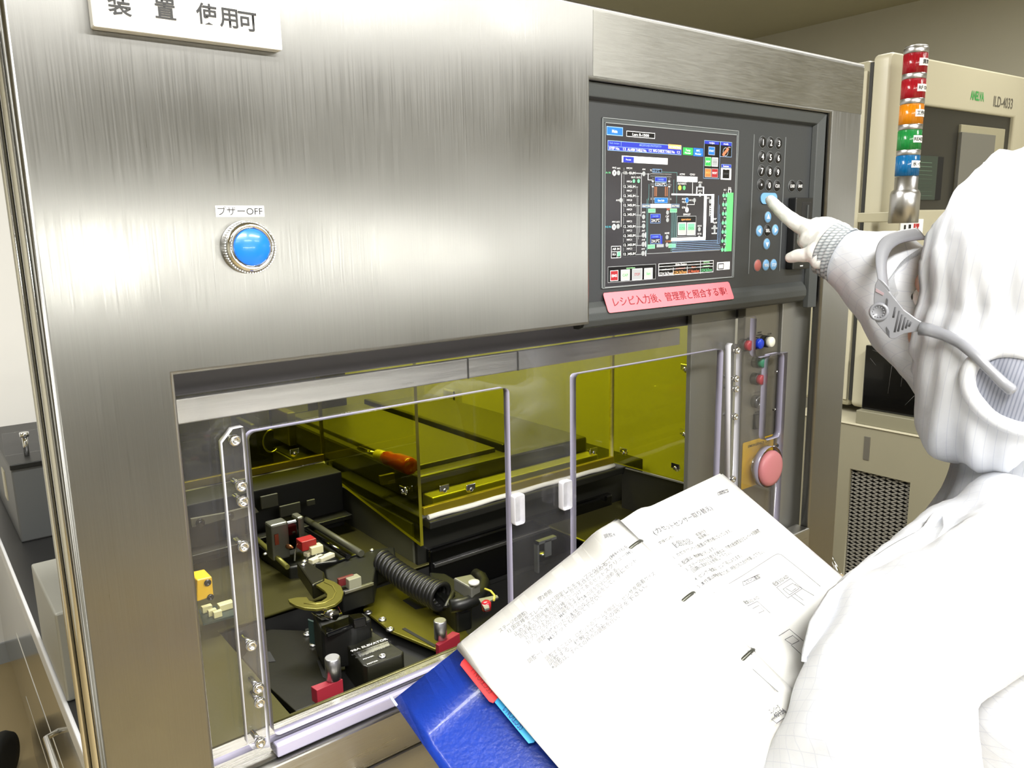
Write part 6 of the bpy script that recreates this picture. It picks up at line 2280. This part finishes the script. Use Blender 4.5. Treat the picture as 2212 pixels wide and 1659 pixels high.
obj('left_page_print', bm, mat('pale_print_ink', '6e6f74', .6, bump=.01), ab)
bm = B()
for s_, p0, p1, h in (('調整 5', (1590, 100), (1630, 85), .0036), ('(カセットセンサー取り替え)', (1280, 295), (1553, 165), .0050), ('変換センサー', (1310, 340), (1372, 315), .0030), ('E-021A1D', (1366, 352), (1452, 315), .0034),
                      ('E-021A2D', (1378, 364), (1466, 327), .0034), ('拡張付き', (1483, 295), (1526, 274), .0030), ('拡張無し', (1495, 310), (1540, 287), .0030), ('1. カセットセンサーの配置は下図の様になっています。', (1378, 405), (1645, 272), .0034),
                      ('2. 配線は、他の種類が示します。', (1405, 440), (1570, 355), .0034), ('3. ステージの大きさを替える場合は、下図の配線図及びエレベータ回路図', (1435, 462), (1778, 272), .0034),
                      ('   回路に含まれる)を参照して下さい。', (1462, 472), (1642, 374), .0034), ('4. センサー配線は、ピン番号によります。', (1478, 506), (1692, 390), .0034),
                      ('5. 本作業は特殊作業のため、特別された方が作業して下さい。', (1495, 537), (1797, 370), .0034), ('ステージ裏面', (1712, 520), (1778, 487), .0036), ('配線 E-021A2D', (1846, 528), (1912, 486), .0036),
                      ('配線 E-021A1D', (1700, 625), (1775, 585), .0032), ('40136', (1855, 1135), (1905, 1105), .0040), ('エレベータ', (1835, 1115), (1880, 1090), .0034)):
    line(bm, onR, uR, s_, p0, p1, h)
    if s_.startswith('拡張無し') or s_.startswith('5.') or s_.startswith('(カ'):
        settle(bm, uR, nR, LIFT_R, .007)
        obj('page_print', bm, m_ink, ab)
        bm = B()
settle(bm, uR, nR, LIFT_R, .007)
obj('diagram_print', bm, m_ink, ab)


def stroke(bm, f, pts, r=.00035):
    q = [f(*k8(*p)) for p in pts]
    tube(bm, q, r, 5)


bm = B()
for pts in (((1040, 330), (1092, 314), (1090, 303), (1038, 318), (1040, 330)),):
    stroke(bm, onL, pts, .0003)
for pts in (((1587, 108), (1635, 92), (1630, 80), (1583, 97), (1587, 108)), ((1563, 572), (1700, 485), (1848, 390), (1866, 382), (1884, 388), (1960, 448), (2065, 535)), ((1705, 532), (1783, 495), (1778, 478), (1700, 514), (1705, 532)),
            ((1860, 540), (1925, 498), (1980, 545), (1912, 590), (1860, 540)), ((1890, 548), (1935, 520), (1965, 545), (1920, 575), (1890, 548)), ((1905, 545), (1930, 560), (1950, 545)), ((1945, 525), (2035, 578)), ((1930, 580), (1990, 625)), ((1945, 570), (1985, 600)),
            ((1715, 640), (1770, 605), (1830, 660)), ((1740, 650), (1775, 625), (1800, 650), (1770, 668)), ((1860, 780), (1920, 735), (1985, 790)), ((1890, 795), (1935, 765), (1965, 790), (1925, 815), (1890, 795)), ((1920, 820), (1980, 875)),
            ((1756, 915), (1875, 1022)), ((1845, 1150), (1900, 1105), (1922, 1130), (1868, 1168), (1845, 1150))):
    stroke(bm, onR, pts, .0003)
settle(bm, uR, nR, LIFT_R, .007)
obj('line_drawing', bm, m_ink2, ab)
# ---------------------------------------------------------------- tidy
for o in list(bpy.data.objects):
    if '_w' in o:
        del o['_w']
